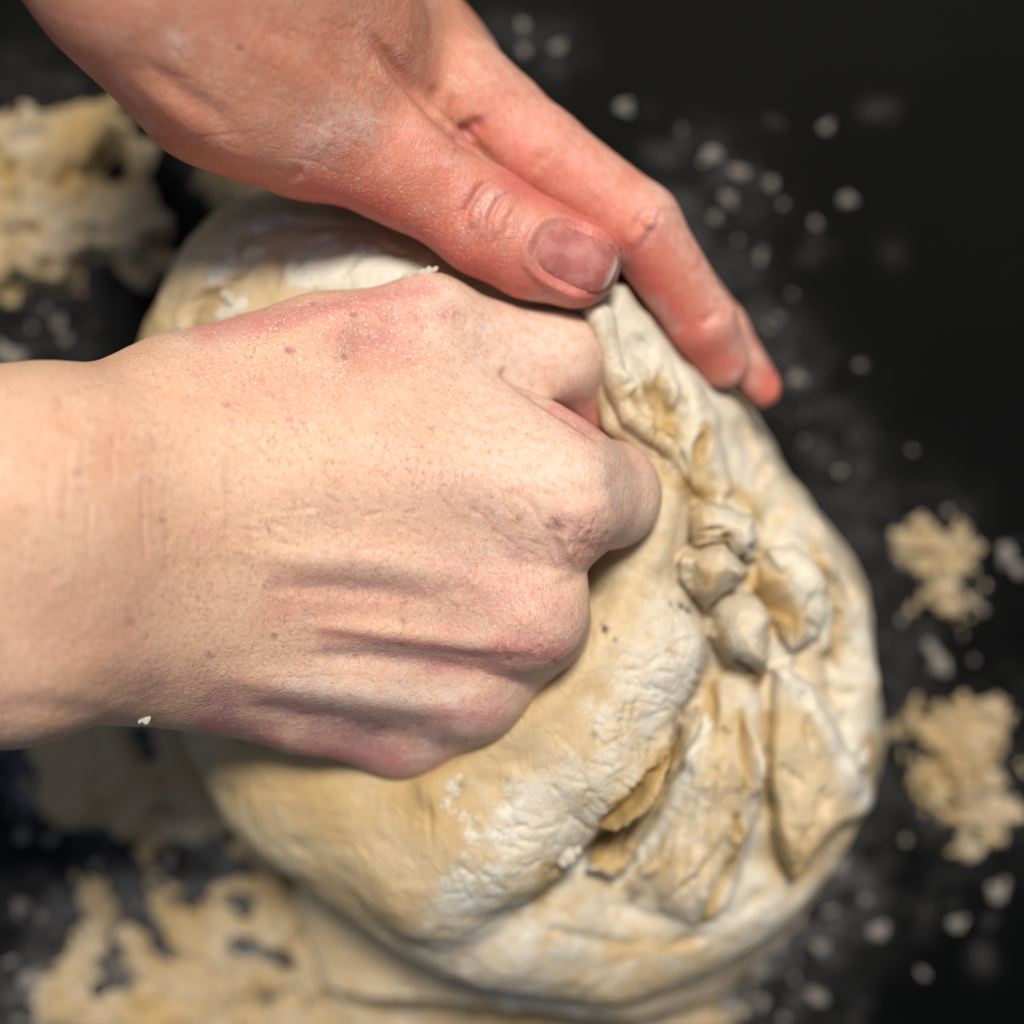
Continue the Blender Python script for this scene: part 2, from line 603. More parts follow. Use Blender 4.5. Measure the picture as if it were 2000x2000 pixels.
# ------------------------------------------------------------------ dough
T = Tube
def U(pts, k=6.0, sz=1.0):
    return Tube(pts, k, sz, 5.0)
body_ring = [(480, 720), (560, 600), (700, 560), (900, 600), (1090, 690), (1200, 800), (1272, 945), (1375, 1075), (1455, 1190), (1490, 1300),
             (1490, 1430), (1460, 1540), (1390, 1630), (1290, 1690), (1150, 1740), (1010, 1715), (875, 1650), (740, 1560), (630, 1470), (560, 1370)]
dough_base = [T([(700, 900, 26, 400), (1050, 1100, 20, 420), (1080, 1350, 20, 360)], 12, 0.6)]
def ring_pt(p):
    if p[0] < 1150:
        return (p[0], p[1], 24, 205)
    d = np.array([p[0] - 1000., p[1] - 1200.])
    d /= np.linalg.norm(d)
    return (p[0] + 58 * d[0], p[1] + 58 * d[1], 17, 146)
dough_base += [T([ring_pt(a), ring_pt(b)], 9) for a, b in zip(body_ring, body_ring[1:])]
# the foot of the lump, down to the tabletop
def foot(p):
    q = ring_pt(p)
    return (q[0] + 0.03 * (1000 - q[0]), q[1] + 0.03 * (1200 - q[1]), -5, 165)
dough_base += [T([foot(a), foot(b)], 12) for a, b in zip(body_ring[::2], body_ring[2::2])]
dough_base += [T([(700, 900, 0, 330), (1050, 1100, 0, 380), (1080, 1350, 0, 330)], 12, 0.6)]
dough_base += [T([(720, 1760, -14, 120), (950, 1830, -13, 170), (1150, 1850, -13, 170), (1290, 1820, -14, 130)], 30, 0.7),
               T([(800, 1960, -20, 150), (1040, 1990, -20, 160), (1240, 1960, -20, 130)], 22, 0.6)]
dough_base += [T([(560, 620, 40, 165), (800, 615, 50, 180), (1000, 650, 50, 165), (1120, 690, 46, 110)], 8),
               T([(430, 640, 35, 118), (560, 540, 40, 126), (760, 520, 47, 116)], 4)]
# the thick roll the fist presses into
roll = [U([(1210, 960, 46, 118), (1235, 1090, 48, 100), (1222, 1260, 50, 158), (1120, 1430, 50, 178), (960, 1590, 45, 178), (870, 1670, 38, 165)], 4),
        T([(560, 1330, 30, 170), (700, 1450, 33, 220), (860, 1580, 38, 210)], 10),
        T([(800, 1280, 34, 240), (1000, 1280, 40, 220)], 10),
        U([(1255, 900, 52, 60), (1262, 1000, 54, 58), (1255, 1080, 54, 62)], 5)]
folds = [
    U([(1060, 600, 48, 90), (1180, 610, 46, 66), (1215, 640, 44, 60)], 4),
    # broad mass under the torn side
    U([(1230, 680, 41, 90), (1330, 860, 39, 100), (1395, 1050, 37, 105), (1430, 1250, 36, 110), (1400, 1470, 34, 120), (1315, 1680, 27, 115)], 6),
    U([(1500, 1180, 34, 95), (1540, 1400, 31, 95), (1530, 1560, 28, 90)], 8),
    U([(1376, 1022, 50, 40), (1434, 1040, 50, 44)], 1.0),
    U([(1386, 1096, 51, 52), (1378, 1140, 50, 42), (1380, 1176, 48, 26)], 0.6),
    U([(1426, 1186, 49, 38), (1450, 1250, 49, 50), (1472, 1300, 47, 36)], 0.8),
    U([(1470, 1082, 40, 34), (1520, 1080, 42, 44), (1578, 1112, 41, 46), (1600, 1180, 40, 40), (1590, 1246, 39, 36), (1550, 1268, 39, 30)], 1.2),
    # ridge running up from the roll between the two hands
    U([(1150, 640, 58, 46), (1178, 735, 58, 34), (1206, 818, 58, 30), (1266, 864, 57, 28), (1306, 925, 56, 26), (1314, 1000, 55, 24), (1312, 1090, 54, 24)], 2.0),
    U([(1385, 850, 34, 84), (1455, 960, 34, 76), (1550, 1080, 32, 74), (1622, 1200, 30, 72), (1638, 1330, 28, 70), (1630, 1460, 26, 72)], 4),
]
cuts = [U([(1335, 1425, 62, 10), (1268, 1520, 60, 16), (1200, 1605, 56, 18), (1148, 1690, 50, 16)], 2)]
# torn flaps lying over one another on the right side: outline (px), thickness mm, edge roundness px, lift mm, tilt towards +x, +y (mm per 100 px)
FLAPS = [
    ([(1130, 600), (1225, 555), (1290, 650), (1350, 730), (1384, 780), (1406, 830), (1420, 905), (1434, 965), (1400, 990), (1345, 965), (1318, 920), (1268, 868), (1210, 828), (1180, 760)], 3.4, 34, 0, -0.6, 0),
    ([(1512, 1309), (1538, 1298), (1580, 1335), (1622, 1398), (1664, 1482), (1700, 1530), (1698, 1577), (1675, 1600), (1640, 1604), (1601, 1645), (1559, 1698), (1536, 1712), (1517, 1672), (1501, 1593), (1494, 1487), (1500, 1382)], 5.0, 18, 1.2, 0.2, 0.2),
    ([(1473, 1097), (1497, 1068), (1547, 1062), (1582, 1086), (1611, 1135), (1616, 1190), (1600, 1248), (1570, 1274), (1535, 1268), (1512, 1240), (1500, 1195), (1474, 1150)], 5.0, 44, 0.5, 0.6, 0),
    ([(1375, 1382), (1395, 1330), (1430, 1300), (1481, 1315), (1498, 1424), (1494, 1530), (1464, 1624), (1436, 1705), (1404, 1800), (1354, 1806), (1290, 1780), (1262, 1700), (1262, 1640), (1290, 1560), (1307, 1509), (1349, 1445)], 3.2, 44, 0.0, 0.2, -0.1),
    ([(1390, 1189), (1415, 1164), (1444, 1155), (1475, 1184), (1499, 1234), (1508, 1280), (1504, 1316), (1473, 1327), (1452, 1308), (1429, 1288), (1402, 1275), (1384, 1238)], 6.0, 40, 1.2, 0, 0),
    ([(1345, 1006), (1362, 985), (1390, 972), (1424, 982), (1471, 1014), (1482, 1049), (1478, 1088), (1450, 1096), (1415, 1064), (1380, 1068), (1341, 1062)], 5.0, 36, 1.5, -0.5, 0),
    ([(1332, 1076), (1375, 1070), (1412, 1064), (1447, 1092), (1460, 1116), (1431, 1138), (1408, 1168), (1381, 1194), (1354, 1166), (1325, 1129), (1322, 1096)], 6.6, 40, 1.5, 0, 0),
    ([(1365, 1372), (1370, 1409), (1337, 1470), (1311, 1534), (1276, 1586), (1254, 1638), (1232, 1686), (1192, 1708), (1142, 1690), (1149, 1661), (1186, 1600), (1248, 1536), (1297, 1456), (1326, 1403)], 6.0, 18, 1.6, 0.5, 0),
]
def flaps_height(X):
    H = np.zeros(len(X))
    for poly, T_, wd, lift, gx, gy in FLAPS:
        c = np.mean(poly, axis=0)
        wob = X + 5.0 * np.stack([vnoise(np.c_[X, np.zeros(len(X))], 45, 5), vnoise(np.c_[X, np.zeros(len(X))], 45, 6)], 1)
        p = flap(wob, poly, wd * 1.45)
        h = np.where(p > 0, p * T_ + lift * np.clip(p * 3, 0, 1) + p * ((X[:, 0] - c[0]) * gx + (X[:, 1] - c[1]) * gy) / 100, 0)
        H = np.maximum(H, h)
    return H * 1.35e-3
def dough_fn(P):
    d = blend(dough_base, P)
    d = blend(roll, P, d)
    d = blend(folds, P, d)
    for c in cuts:
        d = -smin(-d, c.d(P), c.k)
    return np.maximum(d, TZ + 0.0003 - P[:, 2])

def build_dough():
    me = sculpt("dough", dough_fn, (-0.108, -0.122, TZ - 0.003), (0.098, 0.088, 0.086), 0.0016, 2, 2)
    V, NO = get_co(me), get_no(me)
    X = topx(V)
    up = sstep(0.0, 0.4, NO[:, 2])
    D = 0.0011 * fbm(V, 0.018, 3, 3) + 0.00035 * fbm(V, 0.005, 3, 5)
    D += -0.0010 * np.clip(fbm(V * np.array([1, 1, 1]), 0.009, 3, 9) - 0.25, 0, 1)
    def crease(pts, wd, mm, lip=0.35):
        nonlocal D
        mm *= 1.0 + 0.45 * (pts[0][0] > 1190)
        D -= up * mm * 1e-3 * stroke(X, pts, wd, True)
        D += up * mm * lip * 1e-3 * stroke(X, pts, wd * 2.6, True)
    # fine creases
    for pts, wd, mm in (
        ([(1269, 751), (1290, 800), (1306, 845)], 22, 1.6), ([(1374, 838), (1364, 875), (1356, 911)], 12, 2.4), ([(1327, 750), (1330, 790)], 10, 1.0),
        ([(1300, 690), (1340, 780), (1350, 830)], 9, 0.8), ([(1210, 640), (1230, 720), (1258, 780)], 9, 0.7),
        ([(1478, 1128), (1500, 1165), (1535, 1212)], 26, 8.0), ([(1595, 1082), (1638, 1176), (1632, 1290)], 11, 2.6),
        ([(1425, 1284), (1456, 1310), (1480, 1322)], 7, 1.6), ([(1352, 1040), (1390, 1034), (1416, 1030)], 6, 1.0), ([(1400, 1050), (1420, 1046)], 7, 1.4),
        ([(1444, 1390), (1450, 1450), (1450, 1528)], 9, 3.4), ([(1392, 1340), (1388, 1400), (1372, 1440)], 8, 2.6), ([(1434, 1580), (1430, 1640)], 8, 2.6),
        ([(1434, 1655), (1412, 1710), (1372, 1800)], 10, 3.0), ([(1400, 1460), (1384, 1560), (1352, 1660)], 6, 1.0), ([(1424, 1460), (1412, 1560), (1392, 1650)], 6, 0.9),
        ([(1370, 1500), (1340, 1600), (1310, 1680)], 6, 0.9), ([(1340, 1540), (1310, 1640), (1290, 1730)], 7, 0.9), ([(1380, 1660), (1350, 1740), (1330, 1780)], 6, 0.8),
        ([(1470, 1380), (1476, 1500), (1460, 1600)], 8, 0.6),
        ([(1300, 1452), (1252, 1530), (1190, 1598), (1150, 1685)], 9, 3.5), ([(1240, 1560), (1210, 1620), (1190, 1680)], 7, 1.0),
        ([(1520, 1400), (1524, 1520), (1540, 1650)], 12, 0.7), ([(1560, 1380), (1600, 1480), (1640, 1560)], 20, 0.5),
        ([(1180, 1760), (1260, 1790), (1330, 1810)], 14, 0.9), ([(1060, 1720), (1110, 1690), (1150, 1700)], 9, 1.2),
        ([(840, 1530), (838, 1600), (846, 1670)], 7, 0.5), ([(900, 1560), (930, 1640), (920, 1720)], 14, 0.6),
        ([(980, 1540), (1010, 1620), (1000, 1690)], 13, 0.6), ([(400, 560), (460, 540), (500, 500), (540, 480)], 10, 2.0), ([(350, 640), (400, 580), (450, 560)], 12, 1.8),
        ([(560, 470), (540, 540), (530, 580)], 8, 1.2), ([(300, 640), (340, 590), (380, 560)], 12, 1.2), ([(520, 420), (600, 440), (700, 440)], 10, 0.8), ([(460, 470), (520, 440)], 10, 1.2), ([(560, 540), (600, 480), (680, 450)], 9, 1.4), ([(640, 560), (700, 500), (790, 480)], 8, 0.8), ([(360, 600), (440, 560), (470, 530)], 9, 1.8), ([(320, 680), (360, 640)], 10, 1.4), ([(720, 470), (800, 500)], 8, 0.8),
        ([(1560, 900), (1500, 900), (1470, 960)], 12, 1.0), ([(1440, 800), (1470, 880), (1480, 960)], 22, 1.0), ([(1520, 970), (1500, 1040)], 20, 1.0), ([(1600, 1330), (1640, 1360), (1690, 1350)], 14, 1.0),
        ([(1640, 1240), (1680, 1300)], 16, 0.8), ([(1690, 1440), (1680, 1500), (1700, 1560)], 14, 1.4),
        ([(1040, 1810), (1160, 1840), (1290, 1850)], 16, 1.2), ([(1400, 1830), (1300, 1850)], 14, 1.0), ([(1500, 1720), (1440, 1800)], 14, 0.8)):
        crease(pts, wd, mm)
    # short wrinkles squeezed across the roll and along the stretched apron
    for i in range(150):
        t = rng.uniform(0, 1)
        x, y = np.array([1300, 1200]) * (1 - t) + np.array([930, 1730]) * t + rng.normal(0, 60, 2) + np.array([70, 70]) * math.sin(3.1 * t)
        a = rng.normal(0.55, 0.5)
        l = rng.uniform(14, 46)
        D -= up * rng.uniform(0.12, 0.42) * 1e-3 * stroke(X, [(x, y), (x + l * math.cos(a), y + l * math.sin(a))], rng.uniform(3.5, 6.5))
    for i in range(90):
        x, y = rng.uniform(1300, 1490), rng.uniform(1380, 1760)
        x -= (y - 1380) * 0.22
        a = 1.57 + 0.22 + rng.normal(0, 0.15) + (1420 - x) / 500
        l = rng.uniform(20, 70)
        D -= up * rng.uniform(0.15, 0.5) * 1e-3 * stroke(X, [(x, y), (x + l * math.cos(a), y + l * math.sin(a))], rng.uniform(3.5, 6))
    # stringy ridges pulled down from the knobs, and folds running up past the fingers
    for i in range(34):
        x, y = rng.uniform(1300, 1500), rng.uniform(1360, 1700)
        x -= (y - 1360) * 0.2
        a = 1.57 + 0.2 + rng.normal(0, 0.12) + (1420 - x) / 450
        l = rng.uniform(60, 150)
        b = rng.uniform(-0.15, 0.15)
        D += up * rng.uniform(0.8, 2.0) * 1e-3 * stroke(X, [(x, y), (x + l * .5 * math.cos(a + b), y + l * .5 * math.sin(a + b)), (x + l * math.cos(a), y + l * math.sin(a))], rng.uniform(6, 11), True)
    for i in range(26):
        t = rng.uniform(0, 1)
        x, y = np.array([1210, 640]) * (1 - t) + np.array([1560, 1240]) * t + rng.normal(0, 28, 2)
        a = 1.05 + rng.normal(0, 0.3)
        l = rng.uniform(50, 120)
        sg = 1 if i % 3 else -1
        D += sg * up * rng.uniform(0.7, 1.8) * 1e-3 * stroke(X, [(x, y), (x + l * .5 * math.cos(a), y + l * .5 * math.sin(a)), (x + l * math.cos(a + .3), y + l * math.sin(a + .3))], rng.uniform(6, 13), True)
    for i in range(24):
        x, y = rng.uniform(1480, 1660), rng.uniform(1100, 1650)
        a = 1.45 + rng.normal(0, 0.3)
        l = rng.uniform(40, 110)
        D -= up * rng.uniform(0.5, 1.5) * 1e-3 * stroke(X, [(x, y), (x + l * .5 * math.cos(a + .1), y + l * .5 * math.sin(a + .1)), (x + l * math.cos(a), y + l * math.sin(a))], rng.uniform(5, 11), True)
    # the dough swells up round the knuckles
    D += up * 2.2e-3 * stroke(X, [(1305, 950), (1285, 1070), (1215, 1170), (1165, 1290), (1060, 1385), (960, 1470), (840, 1540)], 34)
    V = V + np.array([0, 0, 1.0]) * (up * flaps_height(X))[:, None]
    set_co(me, V + NO * D[:, None])
    # flour lies on the handled outside; torn and stretched faces stay raw
    fl = 0.28 + 0.60 * fbm(V, 0.016, 5, 21, 0.64)
    for pts, wd, a in (
        ([(1300, 1180), (1330, 1300), (1250, 1440), (1120, 1570), (980, 1720), (900, 1800)], 95, 0.42),
        ([(1260, 1220), (1200, 1380), (1060, 1510), (930, 1640)], 80, 0.18),
        ([(1380, 1400), (1352, 1490), (1300, 1590), (1262, 1660), (1215, 1716)], 11, 0.9),
        ([(1260, 620), (1330, 760), (1450, 900), (1560, 1040), (1650, 1180), (1670, 1350), (1660, 1480)], 85, 0.62),
        ([(1520, 1290), (1610, 1420), (1700, 1560)], 26, 0.9), ([(600, 520), (740, 540), (820, 560)], 60, 1.1),
        ([(500, 440), (560, 425)], 18, 0.8), ([(1130, 1690)], 40, 0.4), ([(1470, 1360), (1480, 1480), (1468, 1620), (1430, 1740)], 30, 0.5),
        ([(1430, 1040), (1460, 1230)], 60, 0.35), ([(1000, 1860), (1300, 1820), (1480, 1760), (1560, 1690)], 75, 0.55), ([(1150, 600), (1220, 700)], 60, 0.5),
        ([(1560, 1120), (1600, 1220)], 36, 0.35), ([(1370, 1500), (1330, 1620), (1280, 1720)], 50, 0.2)):
        fl += a * stroke(X, pts, wd)
    for pts, wd, a in (
        ([(450, 1450), (600, 1560), (720, 1680)], 110, 0.9), ([(700, 1560), (800, 1640)], 80, 0.5), ([(960, 1480), (1100, 1330), (1180, 1180)], 60, 0.6),
        ([(1560, 1440), (1575, 1560), (1560, 1640)], 52, 1.1), ([(380, 650), (480, 520), (640, 440), (800, 470), (960, 560)], 55, 0.4),
        ([(520, 560), (540, 590)], 35, 0.8), ([(1320, 1470), (1260, 1560), (1200, 1650)], 26, 1.0)):
        fl -= a * stroke(X, pts, wd)
    attr(me, "flour", fl)
    raw = np.zeros(len(V))
    for pts, wd, a in (
        ([(1275, 765), (1292, 800), (1304, 840)], 24, 0.8), ([(1374, 838), (1356, 911)], 14, 0.8), ([(1330, 780)], 14, 0.5), ([(1326, 945), (1350, 955), (1380, 965)], 16, 1.0), ([(1336, 970)], 18, 0.8),
        ([(1484, 1140), (1500, 1165), (1535, 1212)], 26, 0.8), ([(1595, 1082), (1638, 1176), (1632, 1290)], 18, 0.6), ([(1412, 1048)], 10, 0.8), ([(1370, 1120), (1380, 1150)], 18, 0.3),
        ([(1302, 1456), (1254, 1532), (1195, 1605), (1155, 1685)], 16, 1.0), ([(1280, 1520), (1230, 1600), (1195, 1670)], 22, 0.6), ([(1390, 1340), (1386, 1400)], 10, 0.9), ([(1400, 1235), (1405, 1262)], 12, 0.6),
        ([(1444, 1390), (1450, 1528)], 10, 1.0), ([(1434, 1580), (1430, 1640)], 9, 1.0), ([(1434, 1655), (1412, 1710), (1374, 1795)], 11, 1.0), ([(1464, 1318), (1478, 1335)], 10, 0.8),
        ([(1502, 1400), (1500, 1560), (1530, 1700)], 9, 0.8), ([(1520, 1660), (1545, 1690)], 20, 0.6), ([(1700, 1440), (1704, 1560)], 12, 0.6), ([(1440, 960), (1480, 1010)], 14, 0.6), ([(1450, 800)], 18, 0.3),
        ([(1080, 1700), (1060, 1760)], 20, 0.7), ([(500, 1500), (650, 1560), (800, 1560)], 90, 0.45), ([(900, 1480), (1040, 1400)], 50, 0.35),
        ([(280, 660), (310, 610)], 20, 0.5), ([(440, 570), (400, 600)], 14, 0.8), ([(530, 580)], 28, 0.5), ([(1340, 1840), (1200, 1860)], 26, 0.5)):
        raw = np.maximum(raw, a * stroke(X, pts, wd))
    attr(me, "raw", raw * 0.85)
    ck = np.zeros(len(V))
    for pts, wd, a in (([(600, 520), (700, 520), (830, 560)], 52, 1.0), ([(640, 480)], 36, 0.8), ([(420, 540), (460, 515), (500, 495)], 17, 1.0), ([(440, 612), (475, 590)], 15, 1.0),
                       ([(500, 446), (560, 425)], 14, 0.9), ([(560, 440), (600, 446)], 10, 0.7), ([(330, 660), (350, 640)], 12, 0.6),
                       ([(900, 1560), (930, 1640), (900, 1760)], 60, 0.48), ([(1000, 1560), (960, 1720)], 60, 0.5), ([(1260, 1240), (1300, 1330), (1200, 1450)], 60, 0.36),
                       ([(1130, 1690)], 40, 0.7), ([(1380, 1400), (1352, 1490), (1300, 1590), (1262, 1660)], 10, 0.7), ([(1000, 1830), (1200, 1860)], 60, 0.35),
                       ([(1320, 1640), (1390, 1500)], 50, 0.3), ([(1560, 1000), (1640, 1180), (1670, 1350)], 50, 0.3)):
        ck = np.maximum(ck, a * stroke(X, pts, wd))
    attr(me, "cake", ck)
    spk = np.zeros(len(V))
    for x, y, r, a in ((1186, 1234, 7, 1), (1203, 1252, 4, .8), (1330, 1184, 8, .9), (1343, 1192, 7, 1), (1310, 1180, 6, .5), (1160, 1435, 6, .5), (905, 1535, 7, .5), (470, 1440, 9, 1)):
        spk = np.maximum(spk, a * stroke(X, [(x, y)], r))
    attr(me, "speck", spk)
    me.materials.append(M_dough)
    o = bpy.data.objects.new("bread_dough", me)
    C.objects.link(o)
    tag(o, "big pale lump of bread dough folded and floured under both hands", "dough")
    return o
dough = build_dough()

# ------------------------------------------------------------------ the fist
fist_body = [
    T([(-420, 1110, 116, 280), (60, 1095, 100, 268)], 8, 0.80),
    T([(-420, 985, 120, 222), (60, 968, 104, 222)], 14),
    T([(-420, 1230, 116, 230), (20, 1220, 98, 232), (260, 1180, 86, 200)], 14),
    T([(60, 970, 104, 222), (330, 945, 88, 232), (560, 920, 80, 210)], 14),
    # four metacarpals
    T([(330, 960, 82, 190), (760, 930, 84, 165), (1082, 965, 86, 128)], 14),
    T([(330, 1060, 82, 190), (760, 1120, 82, 150), (1034, 1196, 84, 104)], 14),
    T([(330, 1170, 80, 190), (720, 1270, 74, 140), (918, 1328, 74, 92)], 12),
    T([(300, 1230, 76, 160), (600, 1340, 64, 130), (785, 1408, 60, 88)], 12),
    T([(920, 1338, 66, 84), (850, 1385, 60, 86), (790, 1405, 56, 84)], 12),
    T([(1030, 1210, 70, 84), (935, 1325, 66, 84)], 10),
    # thumb metacarpal and the web
    T([(400, 820, 78, 170), (640, 700, 78, 120), (838, 630, 76, 84)], 14),
    T([(640, 800, 76, 150), (800, 810, 74, 140), (1010, 890, 78, 116)], 14),
    # palm inside
    T([(500, 1000, 50, 200), (800, 1100, 48, 200)], 12),
]
fist_fingers = [
    [T([(838, 628, 76, 82), (960, 672, 70, 82), (1088, 700, 66, 92)], 3), T([(1088, 700, 66, 90), (1112, 790, 54, 82), (1100, 870, 46, 70)], 2)],
    [T([(1085, 970, 86, 118), (1186, 966, 72, 105)], 6), T([(1186, 966, 72, 100), (1120, 940, 46, 86), (980, 960, 44, 78)], 2)],
    [T([(1034, 1198, 84, 102), (1078, 1228, 54, 94)], 5), T([(1070, 1230, 54, 90), (980, 1180, 36, 84)], 2)],
    [T([(918, 1330, 74, 90), (930, 1345, 48, 84)], 5), T([(930, 1345, 48, 82), (860, 1280, 34, 78)], 2)],
    [T([(785, 1408, 60, 84), (800, 1415, 40, 74)], 5), T([(800, 1415, 40, 72), (740, 1340, 32, 66)], 2)],
]
def hand_fn(body, fingers, kf):
    def fn(P):
        b = blend(body, P)
        out = b
        for chain in fingers:
            c = blend(chain, P)
            out = np.minimum(out, smin(b, c, kf))
        # fingers meet in a crease, not in a web
        return out
    return fn

def build_fist():
    lo = w(-260, 1560, 98)
    me = sculpt("hand", hand_fn(fist_body, fist_fingers, 0.006), (-0.160, -0.066, 0.022), (0.036, 0.056, 0.150), 0.0016, 2, 2)
    V, NO = get_co(me), get_no(me)
    X = topx(V)
    up = sstep(0.05, 0.45, NO[:, 2])
    D = 0.00035 * fbm(V, 0.02, 3, 31)
    def ridge(pts, wd, mm, taper=True):
        nonlocal D
        D += up * mm * 1e-3 * stroke(X, pts, wd, taper and plen(pts) > 2 * wd)
    # tendons and the valleys beside them
    ridge([(420, 1075), (560, 1090), (720, 1090), (880, 1120), (1010, 1180)], 34, 1.3)
    ridge([(500, 1150), (640, 1150), (760, 1160), (900, 1190)], 22, -0.7)
    ridge([(560, 1218), (700, 1226), (860, 1245), (1000, 1262), (1090, 1268)], 24, 1.5)
    ridge([(560, 1280), (720, 1285), (860, 1300), (960, 1320)], 20, -0.85)
    ridge([(380, 1320), (520, 1330), (700, 1352), (860, 1378), (950, 1392)], 34, 1.5)
    ridge([(420, 1380), (560, 1395), (700, 1420), (820, 1440)], 24, -0.7)
    ridge([(480, 1430), (620, 1465), (760, 1482)], 24, 0.9)
    ridge([(430, 960), (650, 930), (850, 930), (1020, 960)], 70, 0.8)
    ridge([(860, 1000), (960, 1060), (1010, 1110)], 40, -0.7)
    ridge([(1130, 960), (1150, 1020), (1140, 1070)], 55, 1.0)          # index knuckle
    ridge([(1082, 1000), (1078, 1050), (1100, 1105)], 13, -0.8)         # fold behind it
    ridge([(1108, 1020), (1104, 1060), (1124, 1110)], 12, 0.7)
    ridge([(1185, 900), (1215, 960), (1215, 1030)], 22, -0.7)
    ridge([(1160, 1110), (1110, 1140), (1060, 1150)], 16, -0.6)
    ridge([(1040, 1215), (1070, 1240)], 50, 0.8)
    ridge([(640, 700), (740, 668), (860, 632)], 48, -2.4)               # hollow at the thumb base
    ridge([(560, 640), (700, 605), (820, 570)], 22, 0.9)
    ridge([(700, 760), (860, 720), (960, 690)], 40, 0.6)
    ridge([(988, 728), (1050, 775), (1120, 820), (1165, 850)], 10, -1.2, False)
    ridge([(880, 605), (930, 640)], 14, -0.5)
    ridge([(150, 1330), (280, 1360), (380, 1385)], 40, -0.4)
    ridge([(0, 1375), (120, 1385), (230, 1395)], 26, -0.5)
    # creases across the wrist
    for pts in ([(150, 800), (132, 900), (128, 1000), (132, 1090)], [(285, 880), (278, 980), (284, 1080), (290, 1150)], [(180, 940), (172, 1040), (176, 1120)],
                [(226, 820), (220, 900), (224, 980)], [(100, 860), (92, 960), (96, 1060)], [(330, 1000), (326, 1080), (336, 1160)]):
        ridge(pts, 5, -0.16)
    for i in range(130):   # short lines slanting over the back of the hand
        x, y = rng.uniform(420, 1120), rng.uniform(850, 1080)
        a = rng.normal(0.55, 0.25)
        l = rng.uniform(30, 90)
        ridge([(x, y), (x + l * math.cos(a) * .5, y + l * math.sin(a) * .5 + rng.uniform(-3, 3)), (x + l * math.cos(a), y + l * math.sin(a))], rng.uniform(3.5, 5), -rng.uniform(0.06, 0.2))
    for i in range(46):    # knuckle lines
        x, y = rng.uniform(1085, 1185), rng.uniform(985, 1100)
        a = rng.normal(1.45, 0.3)
        l = rng.uniform(20, 50)
        ridge([(x, y), (x + l * math.cos(a), y + l * math.sin(a))], 3.6, -rng.uniform(0.1, 0.26))
    for i in range(30):
        x, y = rng.uniform(960, 1090), rng.uniform(1215, 1285)
        a = rng.normal(1.5, 0.3)
        l = rng.uniform(15, 40)
        ridge([(x, y), (x + l * math.cos(a), y + l * math.sin(a))], 3.6, -rng.uniform(0.08, 0.2))
    set_co(me, V + NO * D[:, None])
    pk = np.zeros(len(V))
    for pts, wd, a in (
        ([(1130, 1020), (1145, 1080)], 46, 0.55), ([(980, 1262), (1085, 1275)], 38, 0.95), ([(640, 1236), (850, 1256), (980, 1285)], 20, 0.75),
        ([(860, 1300), (1000, 1300)], 26, 0.85), ([(660, 660), (780, 668)], 66, 0.6), ([(400, 650), (560, 622), (700, 600), (840, 565)], 30, 0.75),
        ([(1120, 790), (1165, 820)], 46, 0.95), ([(600, 1468), (780, 1490)], 34, 0.9), ([(400, 1412), (540, 1445)], 20, 0.85), ([(850, 1400), (960, 1400)], 30, 0.7),
        ([(230, 980), (260, 1140)], 70, 0.10), ([(390, 1040)], 18, 0.45), ([(1000, 1130), (900, 1230)], 70, 0.35), ([(750, 610), (880, 610)], 24, 0.6),
        ([(1200, 850), (1260, 920)], 40, 0.25), ([(900, 1160), (1060, 1190)], 70, 0.35), ([(540, 1180), (780, 1180)], 36, 0.40), ([(560, 760), (700, 760)], 60, 0.25),
        ([(40, 1180), (200, 1240)], 70, 0.2), ([(760, 1000), (1000, 1100)], 160, 0.16), ([(500, 760), (420, 720)], 60, 0.2), ([(1000, 640), (1150, 700)], 40, 0.15)):
        pk = np.maximum(pk, a * stroke(X, pts, wd))
    attr(me, "pink", pk * (0.85 + 0.3 * fbm(V, 0.006, 3, 41)))
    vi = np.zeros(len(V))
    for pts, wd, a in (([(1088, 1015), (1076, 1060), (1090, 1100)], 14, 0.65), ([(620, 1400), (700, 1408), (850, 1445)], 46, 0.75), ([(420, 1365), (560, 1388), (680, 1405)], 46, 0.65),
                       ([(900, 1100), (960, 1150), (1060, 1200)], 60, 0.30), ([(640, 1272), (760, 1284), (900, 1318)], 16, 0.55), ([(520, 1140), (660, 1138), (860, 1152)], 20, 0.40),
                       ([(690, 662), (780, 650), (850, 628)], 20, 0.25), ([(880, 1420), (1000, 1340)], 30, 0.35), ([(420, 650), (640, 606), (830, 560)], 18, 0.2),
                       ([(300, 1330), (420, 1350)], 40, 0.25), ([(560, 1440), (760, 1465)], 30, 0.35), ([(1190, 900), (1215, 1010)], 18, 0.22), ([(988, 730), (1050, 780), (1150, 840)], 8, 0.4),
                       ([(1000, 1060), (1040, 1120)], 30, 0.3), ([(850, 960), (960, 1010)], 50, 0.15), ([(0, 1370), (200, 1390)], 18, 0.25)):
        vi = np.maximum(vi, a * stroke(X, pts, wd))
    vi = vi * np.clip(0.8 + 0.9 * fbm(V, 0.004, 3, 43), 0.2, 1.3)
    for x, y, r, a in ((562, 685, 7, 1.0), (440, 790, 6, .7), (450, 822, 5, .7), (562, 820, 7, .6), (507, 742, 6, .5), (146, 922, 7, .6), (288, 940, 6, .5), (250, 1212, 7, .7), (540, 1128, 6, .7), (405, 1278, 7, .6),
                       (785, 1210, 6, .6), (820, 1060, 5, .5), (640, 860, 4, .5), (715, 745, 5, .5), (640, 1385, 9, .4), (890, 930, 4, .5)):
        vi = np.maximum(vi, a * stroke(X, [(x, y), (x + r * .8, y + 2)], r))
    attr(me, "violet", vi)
    fl = sstep(420, 900, X[:, 0]) * (0.45 + 0.3 * fbm(V, 0.02, 3, 51))
